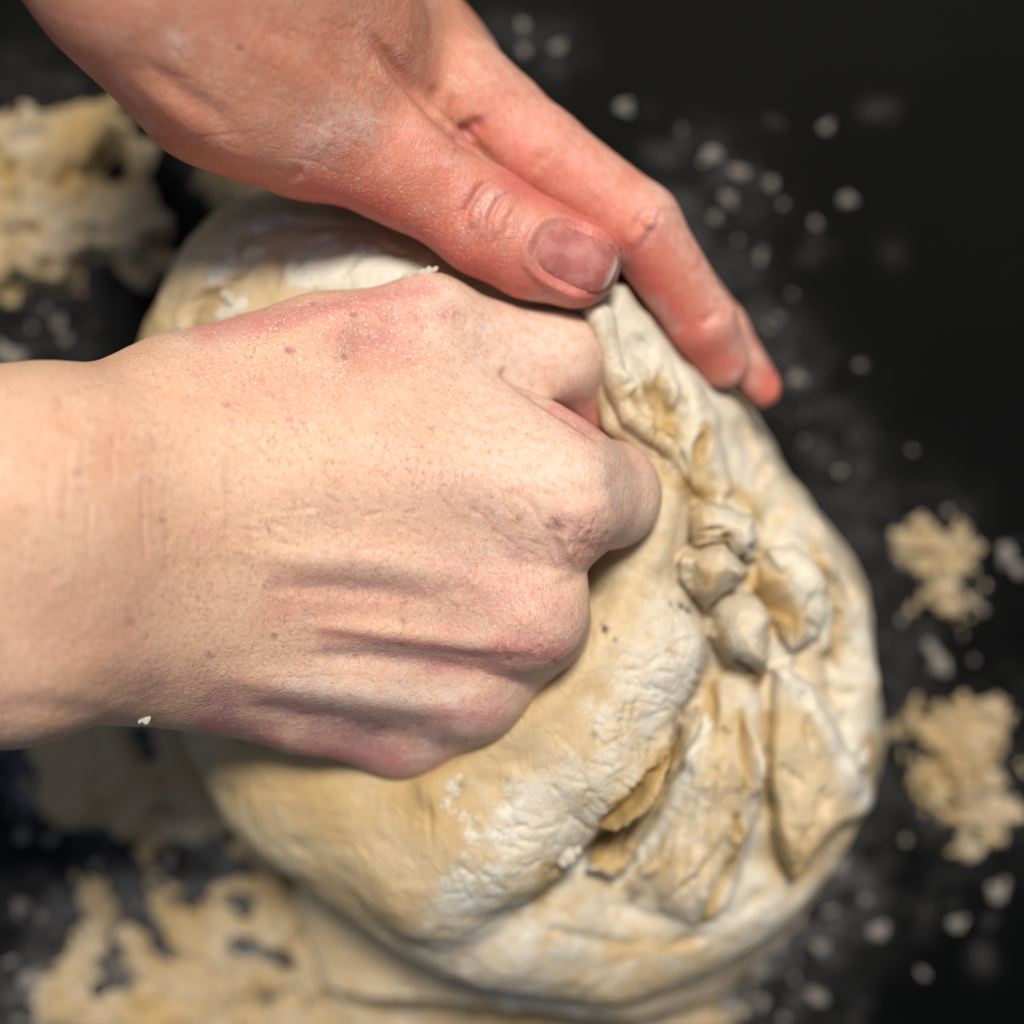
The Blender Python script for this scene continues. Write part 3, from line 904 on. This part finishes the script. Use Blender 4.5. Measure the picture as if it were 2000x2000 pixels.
    for pts, wd, a in (([(560, 1330), (760, 1360), (900, 1370)], 34, 0.7), ([(960, 800), (1100, 900), (1240, 950)], 80, 0.45), ([(960, 660), (1100, 690)], 80, 0.5),
                       ([(620, 1090), (820, 1110)], 24, 0.4), ([(900, 1420), (800, 1480)], 22, 0.6), ([(860, 560)], 40, 0.6), ([(340, 680), (460, 660)], 30, 0.5)):
        fl += a * stroke(X, pts, wd)
    attr(me, "flour", np.clip(fl * (1 - 0.75 * pk) * (1 - 0.7 * np.clip(vi, 0, 1)), 0, 1))
    sp = 0.10 + 0.75 * stroke(X, [(420, 690), (640, 680), (800, 650)], 120) + 0.35 * stroke(X, [(500, 1420), (760, 1440)], 90) + 0.15 * sstep(600, 900, X[:, 0])
    attr(me, "specks", np.clip(sp, 0, 1))
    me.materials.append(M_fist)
    o = bpy.data.objects.new("hand", me)
    C.objects.link(o)
    tag(o, "floury fist with forearm coming from the left, knuckles pressed into the dough", "hand", "hands kneading the dough")
    return o
fist = build_fist()

# ------------------------------------------------------------------ the open hand
hand_body = [
    T([(-60, -520, 126, 250), (300, -90, 104, 232)], 8),
    T([(120, -560, 118, 250), (470, -120, 96, 232)], 12),
    T([(300, -90, 104, 225), (480, 100, 90, 205)], 12),
    T([(470, -120, 96, 225), (640, 60, 80, 190)], 12),
    # thumb side
    T([(440, 120, 92, 175), (620, 240, 84, 140), (790, 318, 78, 112)], 12),
    # index metacarpal and those below it
    T([(560, 70, 78, 170), (760, 130, 66, 128), (893, 190, 62, 104), (960, 235, 60, 96)], 8),
    T([(560, -20, 70, 170), (800, 95, 54, 124), (870, 160, 48, 98)], 10),
    T([(540, 0, 62, 160), (840, 130, 46, 110)], 10),
    # web between thumb and index
    T([(640, 200, 60, 130), (800, 250, 54, 100)], 6),
    # heel of the thumb
    T([(420, 190, 82, 120), (600, 270, 72, 110), (720, 330, 68, 80)], 8),
]
hand_fingers = [
    [T([(790, 318, 78, 110), (952, 436, 76, 100)], 3), T([(952, 436, 76, 99), (1040, 484, 75, 97), (1122, 512, 74, 90)], 3)],
    [T([(893, 190, 62, 104), (1050, 300, 64, 92), (1246, 440, 62, 83)], 3), T([(1246, 440, 64, 82), (1372, 628, 54, 66)], 2), T([(1372, 628, 54, 66), (1412, 705, 48, 54)], 2)],
    [T([(900, 200, 48, 90), (1230, 450, 50, 76)], 3), T([(1230, 440, 52, 78), (1400, 650, 42, 60)], 2), T([(1400, 650, 42, 58), (1488, 758, 36, 38)], 2)],
    [T([(880, 200, 40, 85), (1180, 440, 40, 76)], 3), T([(1180, 440, 40, 72), (1340, 640, 30, 58), (1400, 720, 24, 44)], 2)],
    [T([(840, 180, 34, 80), (1080, 400, 30, 66)], 3), T([(1080, 400, 30, 62), (1220, 560, 22, 52), (1290, 640, 18, 42)], 2)],
]
open_fn = hand_fn(hand_body, hand_fingers, 0.005)

NAIL_C, NAIL_A = np.array([1122., 503.]), math.radians(24)
def nail_uv(X):
    d = X - NAIL_C
    c, s = math.cos(NAIL_A), math.sin(NAIL_A)
    return np.stack([(d[:, 0] * c + d[:, 1] * s) / 84, (-d[:, 0] * s + d[:, 1] * c) / 58], 1)

def build_open_hand():
    me = sculpt("open_hand", open_fn, (-0.105, -0.01 + 0.03, 0.012), (0.062, 0.170, 0.145), 0.0016, 2, 2)
    V, NO = get_co(me), get_no(me)
    X = topx(V)
    up = sstep(0.0, 0.4, NO[:, 2])
    top_thumb = V[:, 2] > 0.066
    D = 0.00035 * fbm(V, 0.02, 3, 61)
    def ridge(pts, wd, mm, taper=True, m=1.0):
        nonlocal D
        D += up * m * mm * 1e-3 * stroke(X, pts, wd, taper and plen(pts) > 2 * wd)
    # thumb joint creases
    ridge([(905, 470), (912, 410), (940, 365), (985, 340)], 9, -1.2)
    ridge([(960, 480), (955, 430), (975, 390), (1010, 372)], 7, -1.0)
    ridge([(930, 460), (935, 410), (962, 372)], 5, -0.45)
    ridge([(925, 480), (975, 400), (1010, 360)], 34, 0.8)
    ridge([(985, 470), (990, 430), (1010, 400)], 5, -0.3)
    for i in range(24):
        x, y = rng.uniform(890, 1000), rng.uniform(380, 500)
        l = rng.uniform(15, 45)
        a = rng.normal(-1.1, 0.25)
        ridge([(x, y), (x + l * math.cos(a), y + l * math.sin(a))], 3.6, -rng.uniform(0.05, 0.15))
    # nail bed and fold
    uv = nail_uv(X)
    q = (np.abs(uv[:, 0]) ** 2.6 + np.abs(uv[:, 1]) ** 2.6) ** (1 / 2.6)
    D -= up * top_thumb * 0.0004 * (1 - sstep(0.85, 1.08, q)) * (uv[:, 0] < 1.2)
    D += up * top_thumb * 0.0008 * np.exp(-((q - 1.15) / 0.13) ** 2) * sstep(1.0, 0.3, uv[:, 0])
    # index finger: web crease, joint folds
    ridge([(716, 50), (750, 95), (810, 165), (866, 228)], 8, -0.7)
    ridge([(700, 30), (745, 95), (810, 172), (870, 235), (930, 290), (1000, 340)], 20, -1.6)
    ridge([(680, 70), (730, 140), (790, 205), (850, 258), (930, 315)], 24, 0.9)
    ridge([(905, 290), (915, 255), (950, 225)], 16, -1.4)
    ridge([(1030, 350), (1050, 315), (1090, 290)], 12, -0.3)
    ridge([(860, 150), (850, 200), (842, 240)], 14, -0.5)
    ridge([(890, 170), (885, 220), (880, 250)], 10, -0.4)
    ridge([(1225, 470), (1250, 430), (1280, 390)], 14, -0.7)
    ridge([(1262, 450), (1282, 420)], 14, 0.8)
    ridge([(1240, 505), (1272, 450), (1300, 400)], 9, -0.5)
    ridge([(1360, 640), (1390, 620), (1420, 605)], 12, -0.5)
    ridge([(940, 110), (960, 150)], 60, 0.8)
    # tendons along the wrist and thumb
    ridge([(230, 120), (330, 210), (450, 290), (540, 340)], 26, 0.7)
    ridge([(260, 100), (370, 190), (480, 260)], 22, -0.7)
    ridge([(420, 30), (560, 130), (700, 230), (800, 290)], 40, 0.6)
    ridge([(560, 360), (580, 340), (600, 350)], 14, -0.5)
    ridge([(600, 280), (640, 330), (700, 360)], 40, -0.6)
    for i in range(60):
        x, y = rng.uniform(320, 800), rng.uniform(10, 330)
        a = rng.normal(0.65, 0.3)
        l = rng.uniform(30, 80)
        ridge([(x, y), (x + l * math.cos(a) * .5, y + l * math.sin(a) * .5), (x + l * math.cos(a), y + l * math.sin(a))], 4, -rng.uniform(0.05, 0.14))
    set_co(me, V + NO * D[:, None])
    pk = np.zeros(len(V))
    for pts, wd, a in (
        ([(620, 390), (760, 420), (900, 500), (1050, 570), (1150, 590)], 60, 0.85), ([(820, 330), (960, 430), (1110, 500)], 120, 0.42), ([(1020, 290), (1240, 440), (1370, 630), (1410, 700)], 110, 0.5), ([(900, 470), (1000, 520)], 60, 0.5),
        ([(1000, 350), (1120, 420), (1230, 500)], 42, 0.8), ([(1230, 500), (1310, 620), (1380, 710)], 44, 1.0), ([(1400, 690), (1440, 740)], 50, 0.8),
        ([(1490, 760)], 50, 0.8), ([(1130, 420), (1200, 460)], 30, 0.8), ([(900, 280), (940, 250)], 26, 0.6), ([(720, 80), (800, 190), (900, 280)], 14, 0.3),
        ([(1120, 590), (1190, 560)], 30, 0.8), ([(560, 390), (440, 340)], 40, 0.35), ([(930, 380), (980, 400)], 40, 0.35), ([(1000, 270), (1180, 380)], 60, 0.4),
        ([(640, 300), (720, 330)], 70, 0.25)):
        pk = np.maximum(pk, a * stroke(X, pts, wd))
    attr(me, "pink", pk * (0.85 + 0.3 * fbm(V, 0.006, 3, 71)))
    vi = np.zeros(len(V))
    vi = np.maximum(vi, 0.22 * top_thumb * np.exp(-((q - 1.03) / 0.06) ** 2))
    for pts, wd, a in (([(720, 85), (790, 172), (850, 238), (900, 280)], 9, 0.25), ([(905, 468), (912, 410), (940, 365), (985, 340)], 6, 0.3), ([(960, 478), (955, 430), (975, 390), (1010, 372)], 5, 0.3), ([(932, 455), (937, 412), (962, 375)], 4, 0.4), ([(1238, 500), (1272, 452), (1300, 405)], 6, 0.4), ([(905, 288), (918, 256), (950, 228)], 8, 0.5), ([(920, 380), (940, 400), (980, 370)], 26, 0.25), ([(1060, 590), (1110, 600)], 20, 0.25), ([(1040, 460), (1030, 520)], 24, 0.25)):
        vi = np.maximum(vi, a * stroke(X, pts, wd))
    attr(me, "violet", vi)
    fl = np.clip(0.12 * fbm(V, 0.015, 3, 81), 0, 1)
    for pts, wd, a in (
        ([(345, 70), (350, 100)], 24, 0.7), ([(620, 290), (640, 240), (700, 240)], 46, 0.75), ([(1000, 430), (1100, 440)], 30, 0.25), ([(800, 250), (900, 330)], 30, 0.3), ([(1290, 360), (1350, 470), (1420, 600), (1470, 690)], 34, 0.65),  # thumb-top strokes are a pale highlight painted into the colour; index strokes are flour
        ([(960, 100), (1060, 220), (1200, 320)], 46, 0.40), ([(1255, 390), (1290, 440)], 20, 0.6), ([(1400, 620)], 26, 0.6), ([(1210, 500), (1200, 560)], 16, 0.8),
        ([(1280, 590), (1320, 640)], 16, 0.6), ([(1040, 590), (1080, 575), (1120, 590)], 16, 0.6), ([(960, 380), (940, 410)], 14, 0.5), ([(230, 150), (300, 250)], 14, 0.4),
        ([(1440, 740), (1470, 750)], 18, 0.8)):
        fl = np.maximum(fl, a * stroke(X, pts, wd))
    attr(me, "flour", fl)
    attr(me, "specks", np.clip(0.06 + 0.5 * stroke(X, [(620, 290), (700, 380), (900, 480)], 70) + 0.7 * stroke(X, [(345, 85)], 30), 0, 1))
    me.materials.append(M_hand)
    o = bpy.data.objects.new("hand", me)
    C.objects.link(o)
    tag(o, "reddish hand with its thumb and long index finger cupped round the dough", "hand", "hands kneading the dough")
    # the nail: a curved plate with thickness lying in the thumb's nail bed
    nu, nv = 40, 30
    U, W_ = np.meshgrid(np.linspace(-1, 1, nu), np.linspace(-1, 1, nv), indexing='ij')
    u, v = U.ravel(), W_.ravel()
    # square to superellipse
    m = np.maximum(np.abs(u), np.abs(v))
    r = (np.abs(u) ** 2.8 + np.abs(v) ** 2.8) ** (1 / 2.8)
    f = np.where(r > 1e-6, m / np.maximum(r, 1e-6), 0) * 0.985
    u, v = u * f, v * f
    c, s = math.cos(NAIL_A), math.sin(NAIL_A)
    pxx = NAIL_C[0] + u * 84 * c - v * 58 * s
    pyy = NAIL_C[1] + u * 84 * s + v * 58 * c
    Z = np.full(len(u), 0.100)
    for _ in range(60):
        S = TAN * (CAM_H - Z) * 1e-3
        P = np.stack([(pxx - 1000) * S, -(pyy - 1000) * S, Z], 1)
        Z = Z - 0.8 * open_fn(P)
    S = TAN * (CAM_H - Z) * 1e-3
    P = np.stack([(pxx - 1000) * S, -(pyy - 1000) * S, Z], 1)
    e = 3e-4
    g = np.stack([open_fn(P + np.eye(3)[i] * e) - open_fn(P - np.eye(3)[i] * e) for i in range(3)], 1)
    g /= np.linalg.norm(g, axis=1)[:, None]
    q = np.maximum((np.abs(u) ** 2.8 + np.abs(v) ** 2.8) ** (1 / 2.8), 0)
    P = P + g * (-0.0001 + 0.0006 * np.clip(u, 0, 1) - 0.0003 * sstep(0.8, 1.0, q) * (u < 0.6))[:, None]
    i = np.arange(nu * nv).reshape(nu, nv)
    Q = np.stack([i[:-1, :-1].ravel(), i[:-1, 1:].ravel(), i[1:, 1:].ravel(), i[1:, :-1].ravel()], 1)
    nm = mesh_from("fingernail", P, Q)
    smooth_shade(nm)
    attr(nm, "rim", sstep(0.80, 0.97, u / 0.985))
    nm.materials.append(M_nail)
    no = bpy.data.objects.new("fingernail", nm)
    C.objects.link(no)
    no.parent = o
    sol = no.modifiers.new("plate", 'SOLIDIFY')
    sol.thickness = 0.0007
    sol.offset = -1 if nm.polygons[0].normal.z > 0 else 1
    return o
open_hand = build_open_hand()

# ------------------------------------------------------------------ scraps, flakes and crumbs on the tabletop
def scrap(name, box, adds, holes, height, label, cat, seed, thresh=0.35, raws=(), crumbly=0.40):
    x0, y0, x1, y1 = box
    step = 4
    xs, ys = np.arange(x0, x1 + 1, step), np.arange(y0, y1 + 1, step)
    GX, GY = np.meshgrid(xs, ys, indexing='ij')
    X = np.stack([GX.ravel(), GY.ravel()], 1).astype(float)
    P0 = np.stack([X[:, 0] * 1.26e-4, X[:, 1] * 1.26e-4, np.zeros(len(X))], 1)
    f = np.zeros(len(X))
    for pts, wd, a in adds:
        f = np.maximum(f, a * stroke(X, pts, wd))
    for pts, wd, a in holes:
        f = f * (1 - a * stroke(X, pts, wd))
    f = f + (0.34 * fbm(P0, 0.010, 3, seed, 0.6) + crumbly * fbm(P0, 0.0030, 3, seed + 9, 0.65)) * (f > 0.05)
    hh = sstep(thresh, thresh + 0.5, f) ** 0.7 * height * (0.6 + 0.45 * fbm(P0, 0.010, 3, seed + 3) + crumbly * 0.7 * fbm(P0, 0.0028, 3, seed + 4))
    hh = np.where(f > thresh, np.maximum(hh, 0.0003), 0.0)
    V = np.stack([(X[:, 0] - 1000) * TAN * (CAM_H - TZ) * 1e-3, -(X[:, 1] - 1000) * TAN * (CAM_H - TZ) * 1e-3, TZ + hh + 0.0002], 1)
    n, m = len(xs), len(ys)
    i = np.arange(n * m).reshape(n, m)
    Q = np.stack([i[:-1, :-1].ravel(), i[:-1, 1:].ravel(), i[1:, 1:].ravel(), i[1:, :-1].ravel()], 1)
    Q = Q[(hh[Q] > 0).any(1)]
    used = np.unique(Q)
    re = -np.ones(len(V), np.int64)
    re[used] = np.arange(len(used))
    V, Q, X, f = V[used], re[Q], X[used], f[used]
    org = V.mean(0)
    org[2] = TZ
    me = mesh_from(name, V - org, Q)
    smooth_shade(me)
    attr(me, "flour", np.clip(0.35 + 0.5 * fbm(V, 0.014, 3, seed + 5), 0, 1))
    raw = np.zeros(len(V))
    for pts, wd, a in raws:
        raw = np.maximum(raw, a * stroke(X, pts, wd))
    attr(me, "raw", raw)
    attr(me, "speck", np.zeros(len(V)))
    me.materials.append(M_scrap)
    o = bpy.data.objects.new(name, me)
    o.location = org
    C.objects.link(o)
    return tag(o, label, cat)

scrap("dough_scrap", (-160, 180, 400, 640),
      [([(-100, 340), (60, 300), (180, 290)], 85, 1.2), ([(-100, 440), (80, 430), (230, 430)], 110, 1.2), ([(-60, 520), (120, 510)], 70, 1.0), ([(250, 400), (300, 440)], 60, 0.9)],
      [([(222, 338)], 36, 1), ([(205, 548)], 46, 1), ([(335, 290), (345, 400)], 34, 1)], 0.014,
      "thick yellowish dough scrap on the tabletop beside the open hand's wrist", "dough scrap", 101, 0.35,
      [([(170, 262)], 50, 0.9), ([(30, 345)], 22, 0.9), ([(150, 370)], 30, 0.4)], 0.16)
scrap("dough_scrap", (250, 250, 640, 520),
      [([(430, 350), (470, 380), (540, 430)], 48, 0.85), ([(285, 300)], 30, 0.7)], [([(340, 330)], 40, 1)], 0.003,
      "thin tan dough smear peeping out under the open hand's wrist", "dough smear", 131, 0.35)
scrap("dough_scrap", (40, 1360, 620, 1720),
      [([(180, 1450), (260, 1540), (330, 1500), (430, 1520)], 95, 1.2), ([(120, 1480), (140, 1560)], 60, 1.0), ([(140, 1560), (330, 1600), (470, 1640)], 46, 0.8), ([(380, 1440), (480, 1560), (540, 1660)], 50, 0.8)],
      [([(282, 1440), (290, 1470)], 34, 1), ([(205, 1590)], 30, 0.8), ([(321, 1580)], 28, 0.8), ([(400, 1430), (415, 1500)], 22, 1), ([(420, 1650)], 50, 0.9)], 0.005,
      "crumbly dough smear on the tabletop below the floury wrist", "dough smear", 151, 0.38)
scrap("dough_scrap", (60, 1660, 1480, 2140),
      [([(200, 1760), (170, 1860), (120, 1960)], 46, 0.8), ([(330, 1830), (440, 1830), (560, 1810), (640, 1850)], 100, 1.4), ([(330, 1930), (460, 1960), (640, 1960)], 100, 1.2), ([(560, 1900), (760, 1900)], 90, 1.2),
       ([(640, 1940), (820, 1900), (1000, 1900), (1180, 1900), (1270, 1900)], 110, 1.4), ([(560, 1740), (700, 1840)], 60, 1.2), ([(380, 1760), (520, 1740)], 40, 0.9), ([(300, 2060), (700, 2080), (1240, 2050)], 100, 1.2), ([(540, 1730), (600, 1770)], 40, 0.8),
       ([(780, 1880), (900, 1860)], 70, 1.1), ([(200, 1990), (330, 1900)], 50, 0.8)],
      [([(452, 1760), (480, 1780)], 28, 1), ([(470, 1850), (560, 1880)], 30, 1), ([(251, 1746), (285, 1800), (325, 1860)], 30, 1), ([(238, 1914)], 34, 1), ([(520, 1950), (570, 1950)], 36, 0.8),
       ([(590, 1715), (680, 1780), (770, 1825)], 26, 1), ([(655, 1850), (690, 1880), (728, 1915)], 24, 1), ([(363, 1737)], 60, 0.9), ([(93, 1862)], 40, 1)], 0.006,
      "wide lumpy sheet of wet dough stuck to the tabletop under the big lump", "dough smear", 171, 0.36,
      [([(290, 1960), (340, 1990)], 40, 0.6), ([(850, 1920)], 30, 0.6), ([(1020, 1960)], 50, 0.5), ([(1180, 1900)], 30, 0.6)])
scrap("dough_scrap", (1720, 1340, 2060, 1700),
      [([(1830, 1440), (1900, 1430)], 56, 1.0), ([(1830, 1520), (1900, 1530)], 62, 1.1), ([(1890, 1600), (1950, 1590)], 46, 0.95)], [([(1965, 1500)], 26, 1), ([(1800, 1600)], 30, 1)], 0.007,
      "large crumbly heap of pale dough bits at the right edge of the tabletop", "dough scrap", 191, 0.45, (), 0.9)
scrap("dough_scrap", (1740, 990, 1930, 1220),
      [([(1798, 1065)], 44, 1.0), ([(1850, 1085), (1868, 1100)], 42, 1.0), ([(1842, 1150)], 46, 1.0), ([(1822, 1105)], 40, 0.9)], [([(1785, 1140)], 26, 1)], 0.005,
      "small crumbly dough heap right of the folded dough, above the larger heap", "dough scrap", 201, 0.45, (), 0.9)

def crumb_mesh(seed, mat=None, rough=1.5):
    import bmesh
    bm = bmesh.new()
    r = random.Random(seed)
    for k in range(3):
        a, q = r.uniform(0, 6.28), (0.0, 0.75, 0.9)[k]
        g = bmesh.ops.create_icosphere(bm, subdivisions=2, radius=(0.8, 0.55, 0.4)[k])["verts"]
        V = np.array([v.co[:] for v in g])
        d = 1 + rough * (0.36 * vnoise(V, 0.7, seed + k) + 0.2 * vnoise(V, 0.3, seed + 1 + k))
        for v, e in zip(g, d):
            v.co *= e
            v.co.x += q * math.cos(a)
            v.co.y += q * math.sin(a)
            v.co.z *= 0.9
    me = bpy.data.meshes.new("crumb")
    bm.to_mesh(me)
    bm.free()
    smooth_shade(me)
    attr(me, "flour", np.full(len(me.vertices), 0.9))
    attr(me, "raw", np.zeros(len(me.vertices)))
    attr(me, "speck", np.zeros(len(me.vertices)))
    me.materials.append(mat or M_crumb)
    return me
crumb_meshes = [crumb_mesh(300 + 7 * i) for i in range(6)]
flake_meshes = [crumb_mesh(400 + 7 * i, M_dough, 0.8) for i in range(6)]
crumb_no = 0
def crumb(x, y, r, label, group, z=TZ * 1e3, name="crumb", cat="crumb", flat=0.55):
    global crumb_no
    o = bpy.data.objects.new(name, (flake_meshes if name == 'dough_flake' else crumb_meshes)[crumb_no % 6])
    crumb_no += 1
    R = rad(r * (1.0 if name == 'dough_flake' else 0.95), z)
    p = w(x, y, z)
    o.location = (p[0], p[1], p[2] + R * flat * 0.7)
    o.scale = (R * rng.uniform(0.85, 1.2), R * rng.uniform(0.8, 1.1), R * flat)
    o.rotation_euler = (0, 0, rng.uniform(0, 6.28))
    C.objects.link(o)
    return tag(o, label, cat, group)

def crumbs(shared, group, spots):
    for t in spots:
        crumb(t[0], t[1], t[2], t[3] if len(t) > 3 else shared, group)

crumbs("tiny faint flour speck on bare black tabletop beyond the index finger", "flour crumbs beyond the index finger", (
    (1385, 303, 19, "brightest and biggest crumb of the cluster beyond the bent index finger joint"),
    (1440, 340, 17, "second brightest crumb, just lower right of the brightest one beyond the index finger"),
    (1505, 357, 12, "dim crumb third in the slanting row beyond the index finger joint"),
    (1425, 392, 15, "greyish crumb directly under the second brightest one beyond the index finger"),
    (1398, 425, 11, "dim crumb nearest the index finger's bent joint, below the cluster"),
    (1218, 213, 15, "lone pale crumb off the index finger between knuckle and bent joint"),
    (1615, 250, 13, "lone bluish crumb out on bare black tabletop, highest on the right side"),
    (1655, 390, 13, "faint oval crumb farthest right of those level with the thumb nail"),
    (1590, 435, 9, "dull crumb just lower left of the faint oval one"),
    (1485, 500, 11, "single dim crumb on bare tabletop beside the index finger's middle segment"),
    (1555, 742, 16, "bluish crumb lying right beside the tip of the open hand's fingers"),
    (1020, 52, 10, "upper crumb of the three just above the open hand's index knuckle"),
    (1092, 95, 12, "right crumb of the three just above the open hand's index knuckle"),
    (1025, 102, 13, "lower left crumb of the three just above the open hand's index knuckle"),
    (892, 18, 11, "faint crumb at the top edge of the picture above the open hand"),
    (1500, 640, 8), (1520, 620, 7), (1680, 715, 8), (1530, 400, 7), (1548, 575, 6), (1330, 250, 5), (1780, 880, 7), (1440, 470, 6), (1640, 920, 9), (1570, 860, 6)))
crumbs("tiny dull crumb on the black tabletop right of the folded dough", "crumbs right of the dough", (
    (1965, 1085, 20, "bright crumb at the right edge of the picture beside the small heap"),
    (1990, 1115, 14, "crumb cut by the right picture edge, touching a brighter crumb"),
    (1828, 1290, 23, "largest loose crumb between the small heap and the large heap"),
    (1812, 1262, 11, "small crumb touching the largest loose crumb between the two heaps"),
    (1950, 1740, 22, "long pale crumb below the large crumbly heap"),
    (1870, 1805, 18, "pale crumb lower left of the long one below the large heap"),
    (1880, 1660, 13, "crumb just under the large crumbly heap"),
    (1710, 1820, 20, "bright lone crumb off the dough's lower right corner"),
    (1800, 1900, 9), (1690, 1755, 9), (1770, 1640, 8), (1900, 1290, 6), (1760, 1210, 8), (1920, 1190, 8), (1880, 1240, 6), (1850, 1000, 8), (1900, 1060, 10)))
crumbs("small grey crumb in the dusty patch below the dough's lower right edge", "crumbs along the lower edge of the dough", (
    (1640, 1690, 18, "white crumb tucked against the dough's lower right corner"),
    (1600, 1850, 15, "round crumb out on the tabletop level with the dough's bottom fold"),
    (1480, 1890, 24, "large crumb lying against the dough's bottom right edge"),
    (1590, 1945, 19, "bright crumb at the bottom, farthest right of the dusty patch"),
    (1420, 1965, 24, "large pale crumb at the bottom picture edge right of the wet smear"),
    (1520, 1850, 12), (1400, 1900, 12), (1550, 1910, 9), (1490, 1960, 14), (1620, 1780, 11), (1560, 1800, 10), (1360, 1985, 14), (1530, 1990, 10)))
crumbs("small grey crumb on black tabletop in the gap above the floury forearm", "crumbs beside the floury forearm", (
    (25, 700, 22, "large pale crumb at the left edge just above the floury forearm"),
    (4, 688, 16, "pale crumb cut by the left edge, beside the large one above the forearm"),
    (62, 640, 8), (118, 632, 13), (128, 660, 9), (90, 605, 7)))
crumbs("pale crumb on the tabletop around the wet dough smears at lower left", "crumbs among the lower left smears", (
    (60, 1560, 10), (45, 1635, 15), (100, 1640, 13), (40, 1770, 15), (80, 1790, 10), (150, 1720, 10), (60, 1910, 20), (90, 1950, 15), (20, 1880, 11), (190, 1690, 10), (330, 1680, 11), (40, 1990, 13)))

def on_surface(fn, x, y):
    z = 0.105
    for _ in range(80):
        p = w(x, y, z * 1e3)
        z -= 0.7 * float(fn(p[None, :])[0])
    return z * 1e3
fist_fn = hand_fn(fist_body, fist_fingers, 0.006)
for x, y, r, fn, lab in (
    (800, 540, 13, fist_fn, "cream dough flake perched on the thumb knuckle, left of a whiter one"),
    (836, 534, 15, fist_fn, "whitish flake standing on the tip of the fist's thumb knuckle"),
    (288, 1402, 14, fist_fn, "tiny pale flake clinging under the wrist of the floury fist"),
    (1110, 1668, 26, dough_fn, "white crumbly flake stuck below the thin dough lip"),
    (1150, 1690, 22, dough_fn, "small white flake just right of the crumbly flake below the dough lip"),
    (455, 588, 22, dough_fn, "white flake on the dough right above the floury wrist"),
    (462, 512, 26, dough_fn, "long white flake on the dough under the open hand's heel"),
    (430, 530, 17, dough_fn, "round white flake left of the long flake on the dough")):
    crumb(x, y, r, lab, None, on_surface(fn, x, y) - 1.0, "dough_flake", "flake", 0.5)
